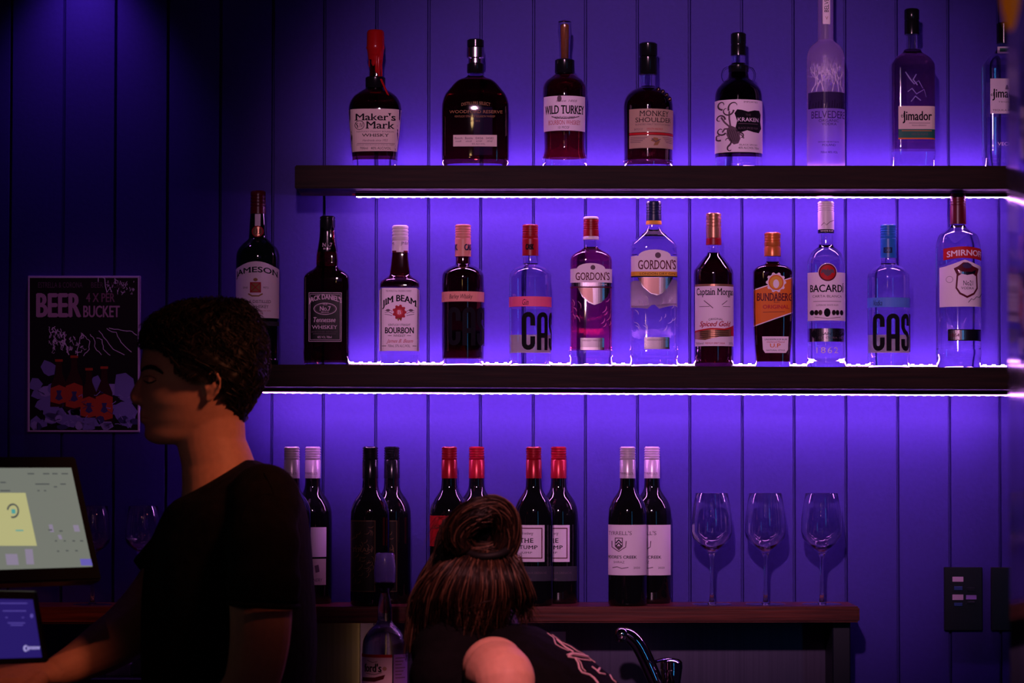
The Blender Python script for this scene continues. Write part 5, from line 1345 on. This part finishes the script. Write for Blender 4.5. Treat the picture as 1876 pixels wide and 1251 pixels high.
# hair
hl = [(545.5, 378, 418, .020), (548, 356, 436, .040), (553, 334, 449, .055), (563, 308, 460, .068), (577, 284, 470, .078), (592, 272, 477, .084), (610, 264, 483, .088), (628, 259, 487, .090), (645, 257, 489, .091), (660, 257, 490.5, .091), (676, 257, 491, .090), (690, 260, 488.5, .088), (704, 262, 483, .085), (718, 262, 476, .080), (732, 262, 468, .074), (745, 262, 460, .067), (757, 262, 453, .060), (768, 262, 450, .056), (776, 262, 447, .052)]
def hairline(py):
    T = [(0, 0), (634, 0), (638, 262), (643, 300), (655, 314), (670, 327), (686, 333), (700, 352), (703, 372), (704, 405), (735, 414), (744, 422), (757, 433), (770, 444), (790, 450)]
    for i in range(len(T) - 1):
        if T[i][0] <= py <= T[i+1][0]:
            return T[i][1] + (T[i+1][1] - T[i][1]) * (py - T[i][0]) / (T[i+1][0] - T[i][0])
    return 0
def hl_at(py):
    for i in range(len(hl) - 1):
        if hl[i][0] <= py <= hl[i+1][0]:
            t = (py - hl[i][0]) / (hl[i+1][0] - hl[i][0]); return [hl[i][j] + (hl[i+1][j] - hl[i][j]) * t for j in range(1, 4)]
    return list(hl[-1][1:])
rh = random.Random(21)
NSH = 96
bm = bmesh.new(); rg = []; pxs = []
pys = []
y_ = 545.5
while y_ < 776: pys.append(y_); y_ += 2.2 if y_ > 556 else 1.2
def hair_pt(py, t, ex=0.0):
    f, bk, w = hl_at(py); cxp = (f + bk) / 2 + 6; c, s_ = math.cos(t), math.sin(t)
    wob = 1 + .020 * math.sin(t * 9 + py * .11) + .016 * math.sin(t * 17 - py * .19) + .012 * math.sin(t * 31 + py * .35)
    rx = (cxp - f) if c > 0 else (bk - cxp)
    e = 2 / 2.2
    px = cxp - rx * math.copysign(abs(c) ** e, c) * (1 + (wob - 1) * .5 + ex)
    lat = w * math.copysign(abs(s_) ** e, s_) * (1 - .15 * max(0, c) ** 2) * (wob + ex)
    return px, lat
for py in pys:
    ring = []; xs = []
    for i in range(NSH):
        px, lat = hair_pt(py, 2 * PI * i / NSH); xs.append(px); ring.append(bm.verts.new(m.q(px, py) + Vector((0, lat, 0))))
    rg.append(ring); pxs.append(xs)
for i in range(len(rg) - 1):
    for j in range(NSH):
        j2 = (j + 1) % NSH; xm = (pxs[i][j] + pxs[i+1][j2]) / 2
        if xm > hairline(pys[i]) + 2 * math.sin(j * 1.7): bm.faces.new((rg[i][j], rg[i][j2], rg[i+1][j2], rg[i+1][j]))
bm.faces.new(rg[0][::-1])
bmesh.ops.delete(bm, geom=[v for v in bm.verts if not v.link_faces], context='VERTS')
_rx = random.Random(77)
def rw_mix():
    u = _rx.random(); return 0 if u < .55 else (1 if u < .87 else 2)
# strands over the shell
def strands(bm, fn, n, rr, ns=5):
    for _ in range(n):
        pts = fn()
        if pts and len(pts) > 1:
            n0 = len(bm.faces); tube_bm(pts, [rr * (1 - .75 * i / (len(pts) - 1)) for i in range(len(pts))], 3, bm, cap=False)
            bm.faces.ensure_lookup_table(); mi_ = rw_mix()
            for f in bm.faces[n0:]: f.material_index = mi_
def mstrand():
    py = rh.uniform(547, 765) if rh.random() < .65 else rh.uniform(547, 640); t = rh.uniform(0, 2 * PI); L_ = rh.uniform(10, 26); pts = []
    dt = rh.uniform(-.10, .22) * (1 if t < PI else -1); e0 = rh.uniform(0, .015); cu = rh.uniform(-.06, .10)
    for i in range(5):
        u = i / 4; y = py + L_ * u; tt = t + dt * u * (1 + math.sin(u * 3))
        if y > 774: break
        px, lat = hair_pt(y, tt, e0 + (.03 * math.sin(u * PI) if py > 640 else .055 * math.sin(u * PI)) )
        if px < hairline(y) + 3: break
        pts.append(m.q(px, y) + Vector((0, lat, 0)))
    return pts
strands(bm, mstrand, 2600, .0011)
def tuft():
    t = rh.uniform(0, 2 * PI); py = rh.uniform(546, 600); px, lat = hair_pt(py, t); px2, lat2 = hair_pt(py, t, .10); pts = []
    dr = rh.uniform(-12, 12)
    for i in range(4):
        u = i / 3; pts.append(m.q(px + (px2 - px) * u * rh.uniform(.7, 1) + dr * u * u, py - 5 * math.sin(u * PI) + 4 * u * u) + Vector((0, lat + (lat2 - lat) * u, 0)))
    return pts
strands(bm, tuft, 500, .0013)
me = bpy.data.meshes.new('hair'); bm.to_mesh(me); bm.free(); [me.materials.append(q) for q in (hair_m, hair2_m, hair3_m)]
obj('hair', me, (), m.root, smooth=None); me.polygons.foreach_set('use_smooth', [True] * len(me.polygons))

# t-shirt
sh = [(842, 452, 464, .045), (848, 443, 480, .075), (858, 426, 503, .105), (870, 406, 520, .13), (885, 381, 534, .155), (898, 358, 543, .172), (908, 340, 549, .182), (915, 324, 552, .188), (930, 308, 558, .196), (950, 297, 563, .20), (985, 281, 568, .20), (1020, 271, 571, .196), (1060, 265, 574, .19), (1100, 262, 577, .183), (1150, 261, 580, .178), (1200, 261, 580, .175), (1260, 262, 576, .172), (1340, 266, 574, .172), (1440, 270, 578, .178), (1500, 272, 580, .180)]
rings = []
for (py, f, bk, w) in sh:
    cxp, rx = (f + bk) / 2, (bk - f) / 2
    rings.append([m.q(cxp - rx * math.copysign(abs(math.cos(t)) ** .85, math.cos(t)), py) + Vector((0, w * math.copysign(abs(math.sin(t)) ** .85, math.sin(t)) * (1 + .012 * math.sin(5 * t + py * .03)), 0)) for t in [2*PI*i/40 for i in range(40)]])
tb = loft(rings[::-1])
sphere_bm(m.q(484, 916, -.165), 65 * k, bm=tb, sy=.9); sphere_bm(m.q(400, 950, .15), 58 * k, bm=tb)
sl = smooth_pts([m.q(484, 918, -.165), m.q(481, 960, -.190), m.q(482, 1010, -.205), m.q(483, 1060, -.212), m.q(483, 1106, -.216)], 5)
tube_bm(sl, [(.058 + .0022 * math.sin(i * .9)) for i in range(len(sl))], 24, tb)
sl2 = smooth_pts([m.q(400, 940, .15), m.q(350, 1000, .165), m.q(292, 1068, .15)], 5)
tube_bm(sl2, [.060] * len(sl2), 24, tb)
ts = fuse('t_shirt', tb, [shirt_m], m.root, .0045, 4)
# collar and hem ribs
def rib(pts, r, nm): bm_to(nm, tube_bm(pts + [pts[0], pts[1]], r, 8, cap=False), [shirt_m], ts, smooth=1.0)
rib([m.q(483 + 64 * math.cos(t), 1107 + 4 * math.cos(t) , -.216) + Vector((0, math.sin(t) * .0575, 0)) for t in [2*PI*i/30 for i in range(30)]], .0042, 'sleeve_hem')
stree = bvh(ts)
def on_shirt(pl, r, nm, mat, off=.001, par=None, tree=None, per=None):
    return strand_on(pl, r, nm, mat, per or m, tree or stree, par or ts, off, 8)
on_shirt([(462, 846), (448, 853), (425, 868), (400, 883), (375, 897), (352, 909), (340, 915)], .0036, 'collar', shirt_m, .0006)
on_shirt([(466, 850), (485, 868), (497, 890), (502, 905)], .0020, 'shoulder_seam', shirt_m, 0)
on_shirt([(443, 950), (452, 925), (470, 908), (492, 904), (515, 912)], .0018, 'sleeve_seam', shirt_m, 0)
# trousers and shoes
tb = bmesh.new()
loft([[m.q(425 + math.cos(t) * rx, y) + Vector((0, math.sin(t) * ry, 0)) for t in [2*PI*i/24 for i in range(24)]] for (y, rx, ry) in ((1480, 142, .172), (1560, 138, .178), (1660, 120, .165))], tb)
for sg in (-1, 1):
    hp = m.q(425, 1540, sg * .085); tube_bm([hp, Vector((hp.x - .005, hp.y, .47)), Vector((hp.x + .02, hp.y, .03))], [.105, .078, .062], 20, tb)
fuse('trousers', tb, [trouser_m], m.root, .008, 3)
for sg in (-1, 1):
    hp = m.q(425, 1540, sg * .085)
    b_ = bmesh.new(); sphere_bm(Vector((hp.x - .05, hp.y, .05)), 1, .14, .047, .05, bm=b_)
    for v in b_.verts: v.co.z = max(0.0, v.co.z)
    bm_to('shoe', b_, [blackmat_m], m.root, smooth=.8)

# ---- woman bending over the bench
w = Person('person', P(960, 1100, -.86).x, -.86, 'woman with brown hair in a loose bun, bending forward in a black shirt')
k = pm(-.86)
body = bmesh.new()
def ws(px, py, r, dy=0, sx=1, sy=1, sz=1, rot=None, bm=None): sphere_bm(w.q(px, py, dy), r * k, sx, sy, sz, rot, bm if bm is not None else body)
hrot = Matrix.Rotation(.25, 3, 'Y')
ws(862, 1062, 76, .02, 1, 1.05, 1.15, hrot)                # skull
ws(845, 1120, 60, .05, 1, .9, 1.1)                        # lower face, turned down and away
ws(826, 1128, 12, .105, 1, 1.4, 1.6); ws(842, 1150, 20, .085)
for sg in (-1, 1): ws(858 + sg * 80, 1092, 14, .03, .5, 1, 1.5)
tube_bm([w.q(868, 1110, .03), w.q(900, 1175, .02), w.q(930, 1230, .01)], [.055, .055, .075], 20, body)
# trunk inclined to the right and down
def ell_ring(c, d, ra, rb, n=28, up=Vector((0, 1, 0))):
    d = d.normalized(); a_ = (up - d * up.dot(d)).normalized(); b_ = d.cross(a_)
    return [c + a_ * math.cos(2*PI*i/n) * ra + b_ * math.sin(2*PI*i/n) * rb for i in range(n)]
trk = [((842, 1205), .06, .05), ((868, 1222), .15, .082), ((912, 1250), .185, .105), ((968, 1292), .185, .116), ((1030, 1345), .17, .118), ((1095, 1405), .155, .115), ((1165, 1470), .165, .13), ((1230, 1530), .17, .14), ((1270, 1570), .14, .11)]
def trunk(ex, bm):
    pts = [w.q(*c_[0]) for c_ in trk]; rr = []
    for i, (c_, ra, rb) in enumerate(trk): rr.append(ell_ring(pts[i], pts[min(len(pts)-1, i+1)] - pts[max(0, i-1)], ra + ex, rb + ex))
    loft(rr, bm)
trunk(-.012, body)
for sg in (-1, 1):
    hp = w.q(1240, 1545, sg * .09); tube_bm([hp, Vector((hp.x - .06, hp.y, .48)), Vector((hp.x + .03, hp.y, .05))], [.095, .062, .042], 18, body)
# near arm, bare from the shoulder; the elbow points at us
pa = [w.q(900, 1228, -.10), w.q(912, 1236, -.15), w.q(924, 1250, -.185), w.q(920, 1310, -.175), w.q(890, 1370, -.10), w.q(850, 1395, .0)]
tube_bm(smooth_pts(pa, 5), lerp_r([.050, .0535, .049, .040, .031, .024], 5), 22, body)
sphere_bm(w.q(905, 1226, -.125), .052, bm=body)
hand(body, w.q(850, 1395, 0), Vector((-.6, .6, -.05)), Vector((0, 0, 1)), Vector((1, 0, 0)), curl=.35)
pa = [w.q(850, 1225, .15), w.q(800, 1290, .20), w.q(780, 1360, .18), w.q(770, 1395, .17)]
tube_bm(smooth_pts(pa, 5), lerp_r([.05, .04, .033, .024], 5), 18, body)
hand(body, w.q(770, 1395, .17), Vector((-.4, .7, -.05)), Vector((0, 0, 1)), Vector((1, 0, 0)), curl=.35)
wb = fuse('body', body, [skin_f], w.root, .004, 3)
# shirt
tb = bmesh.new(); trunk(.006, tb)
ws(828, 1198, 74, -.045, 1, 1.0, .95, bm=tb); ws(905, 1198, 70, .02, 1.2, 1.3, .92, bm=tb); ws(858, 1182, 52, .05, bm=tb); ws(812, 1240, 62, -.09, bm=tb); ws(945, 1213, 62, .04, 1.2, 1, .9, bm=tb)
ws(1010, 1228, 60, .02, 1.3, 1, .85, rot=Matrix.Rotation(.55, 3, 'Y'), bm=tb)
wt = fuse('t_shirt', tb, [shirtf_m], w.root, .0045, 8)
tb = bmesh.new()
loft([ell_ring(w.q(*c_), w.q(1230, 1530) - w.q(1165, 1470), ra, rb) for c_, ra, rb in (((1185, 1488), .176, .145), ((1240, 1540), .18, .155), ((1275, 1575), .15, .12))], tb)
for sg in (-1, 1):
    hp = w.q(1240, 1560, sg * .085); tube_bm([hp, Vector((hp.x - .06, hp.y, .49)), Vector((hp.x + .03, hp.y, .03))], [.11, .078, .058], 20, tb)
fuse('trousers', tb, [trouser_m], w.root, .008, 3)
for sg in (-1, 1):
    hp = w.q(1240, 1560, sg * .085); b_ = bmesh.new(); sphere_bm(Vector((hp.x - .03, hp.y, .045)), 1, .125, .045, .045, bm=b_)
    for v in b_.verts: v.co.z = max(0.0, v.co.z)
    bm_to('shoe', b_, [blackmat_m], w.root, smooth=.8)
# white print across the back of her shirt
wtree = bvh(wt); pr_m = M('shirt_print', (.62, .42, .50), .7)
def print_line(pl, r):
    out = []
    for i in range(len(pl) - 1):
        for t in (0, .25, .5, .75): out.append((pl[i][0] + (pl[i+1][0] - pl[i][0]) * t, pl[i][1] + (pl[i+1][1] - pl[i][1]) * t))
    out.append(pl[-1]); pts = []
    for (px, py) in out:
        d = ray(px, py).normalized(); h, nrm, _, _ = wtree.ray_cast(CAM - w.o, d)
        if h is not None: pts.append(h)
    return tube_bm(pts, r, 6) if len(pts) > 2 else None
pb = bmesh.new()
for pl, r in (([(1003, 1160), (1014, 1168), (1018, 1180), (1028, 1186), (1042, 1192)], .0011), ([(1012, 1163), (1028, 1176), (1045, 1184), (1058, 1193), (1074, 1200), (1090, 1214), (1106, 1222), (1122, 1234)], .0012), ([(1020, 1172), (1036, 1186), (1050, 1194)], .0020),
              ([(1040, 1201), (1048, 1198), (1062, 1200), (1076, 1204)], .0032), ([(1040, 1203), (1052, 1205), (1066, 1208), (1082, 1210)], .0016), ([(1053, 1205), (1059, 1214), (1061, 1225), (1066, 1232), (1080, 1236), (1088, 1242), (1096, 1252)], .0019), ([(1057, 1205), (1064, 1214), (1067, 1224), (1073, 1230)], .0010),
              ([(1084, 1221), (1092, 1227), (1098, 1233), (1108, 1235)], .0018), ([(1100, 1222), (1095, 1230)], .0020), ([(1108, 1228), (1116, 1234), (1122, 1245), (1128, 1250)], .0017), ([(1114, 1232), (1122, 1237)], .0015), ([(1130, 1240), (1138, 1250)], .0020)):
    t_ = print_line(pl, r)
    if t_ is not None: merge(pb, t_)
bm_to('back_print', pb, [pr_m], wt, smooth=1.0)
# hair: cap over the skull plus strands falling from the bun, and the looped bun
rw = random.Random(5)
hb = bmesh.new()
ws(862, 1060, 80, .02, 1.0, 1.03, 1.12, hrot, bm=hb)
for v in hb.verts: pass
skull_c = w.q(858, 1060, .02)
top = w.q(888, 1005, -.055)
def fall():
    u = rw.random()
    ex = 742 + 232 * u + rw.uniform(-6, 6); ey = (1165 - 30 * abs(u - .25)) + rw.uniform(-38, 22)
    if u < .22: ey += 35; 
    if u > .80: ey = rw.uniform(1085, 1150)
    sx = 862 + 56 * u + rw.uniform(-10, 10); sy = 1003 + rw.uniform(-12, 10)
    bulge = -.030 - .075 * math.sin(PI * min(1, max(0, u)))
    p0 = w.q(sx, sy, -.05 + rw.uniform(-.01, .01)); p3 = w.q(ex, ey, -.03 + .04 * abs(u - .5) * 2 + rw.uniform(-.02, .02) - .05 * math.sin(PI * u))
    mx = sx + (ex - sx) * .46; p1 = w.q(mx, 1040 + rw.uniform(-6, 6), -.045 + bulge * .6); p2 = w.q(sx + (ex - sx) * .76, 1095, -.03 + bulge * .8)
    j = rw.uniform(-.012, .012)
    pts = smooth_pts([p0, p1 + Vector((j, 0, 0)), p2 + Vector((j * 1.6, rw.uniform(-.008, .008), 0)), p3], 4)
    return pts
strands(hb, fall, 1500, .00135)
def fall_left():        # locks from the crown down the left side
    sx = rw.uniform(812, 850); sy = rw.uniform(948, 985); ex = rw.uniform(738, 800); ey = rw.uniform(1120, 1205)
    return smooth_pts([w.q(sx + 20, sy + 6, -.01), w.q(sx, sy + 4, -.02), w.q(sx - 18, 1010, -.03), w.q(ex + 20, 1075, -.035), w.q(ex, ey, -.03 + rw.uniform(-.02, .02))], 4)
strands(hb, fall_left, 420, .0013)
def wisp():
    u = rw.random(); sx = rw.uniform(940, 955); 
    return smooth_pts([w.q(sx, rw.uniform(1010, 1060), -.03), w.q(sx + rw.uniform(5, 20), 1090, -.04), w.q(sx + rw.uniform(8, 45), rw.uniform(1110, 1150), -.04)], 4)
strands(hb, wisp, 60, .0007)
def frizz():
    sx = rw.uniform(800, 850); sy = rw.uniform(945, 990)
    return smooth_pts([w.q(sx + 10, sy, -.03), w.q(sx - rw.uniform(2, 12), sy - rw.uniform(-4, 8), -.04), w.q(sx - rw.uniform(10, 28), sy + rw.uniform(8, 40), -.04)], 4)
strands(hb, frizz, 70, .0006)
pw = [w.q(840, 1122, -.13), w.q(862, 1112, -.135), w.q(885, 1103, -.135), w.q(905, 1100, -.13)]
tube_bm(smooth_pts(pw), .0008, 4, hb)
me = bpy.data.meshes.new('hair'); hb.to_mesh(me); hb.free(); [me.materials.append(q) for q in (hairw_m, hairw2_m, hairw3_m)]; me.polygons.foreach_set('use_smooth', [True] * len(me.polygons))
hr = obj('hair', me, (), w.root)
# looped bun
bn = bmesh.new()
loop = [(846, 1006), (838, 985), (845, 963), (866, 944), (890, 937), (908, 936), (922, 948), (927, 968), (925, 990), (914, 1008), (895, 1012), (868, 1010), (850, 1008)]
lp = smooth_pts([w.q(x, y, -.075 - .02 * math.sin(i * .5)) for i, (x, y) in enumerate(loop)], 5)
tube_bm(lp, [.018 + .004 * math.sin(i * .2) for i in range(len(lp))], 14, bn)
ws(890, 975, 40, -.05, 1.1, .6, .95, bm=bn)
def bunstrand():
    a0 = rw.randrange(0, len(lp) - 14); n_ = rw.randrange(8, 26); ph = rw.uniform(0, 2 * PI); out = []; rad = rw.uniform(.014, .026); tw = rw.uniform(-.05, .05)
    for i in range(a0, min(len(lp), a0 + n_), 2):
        d = (lp[min(len(lp)-1, i+1)] - lp[max(0, i-1)]).normalized(); a_ = Vector((0, 1, 0)); b_ = d.cross(a_).normalized()
        out.append(lp[i] + (a_ * math.cos(ph + tw * (i - a0)) + b_ * math.sin(ph + tw * (i - a0))) * rad)
    return out
strands(bn, bunstrand, 900, .0011)
me = bpy.data.meshes.new('hair_bun'); bn.to_mesh(me); bn.free(); [me.materials.append(q) for q in (hairw_m, hairw2_m, hairw3_m)]; me.polygons.foreach_set('use_smooth', [True] * len(me.polygons))
obj('hair_bun', me, (), hr)
ht = bm_to('hair_tie', tube_bm(smooth_pts([w.q(850, 1010, -.075), w.q(880, 1019, -.095), w.q(915, 1015, -.09), w.q(936, 1002, -.06)]), .006, 10), [blackmat_m], hr, smooth=1)
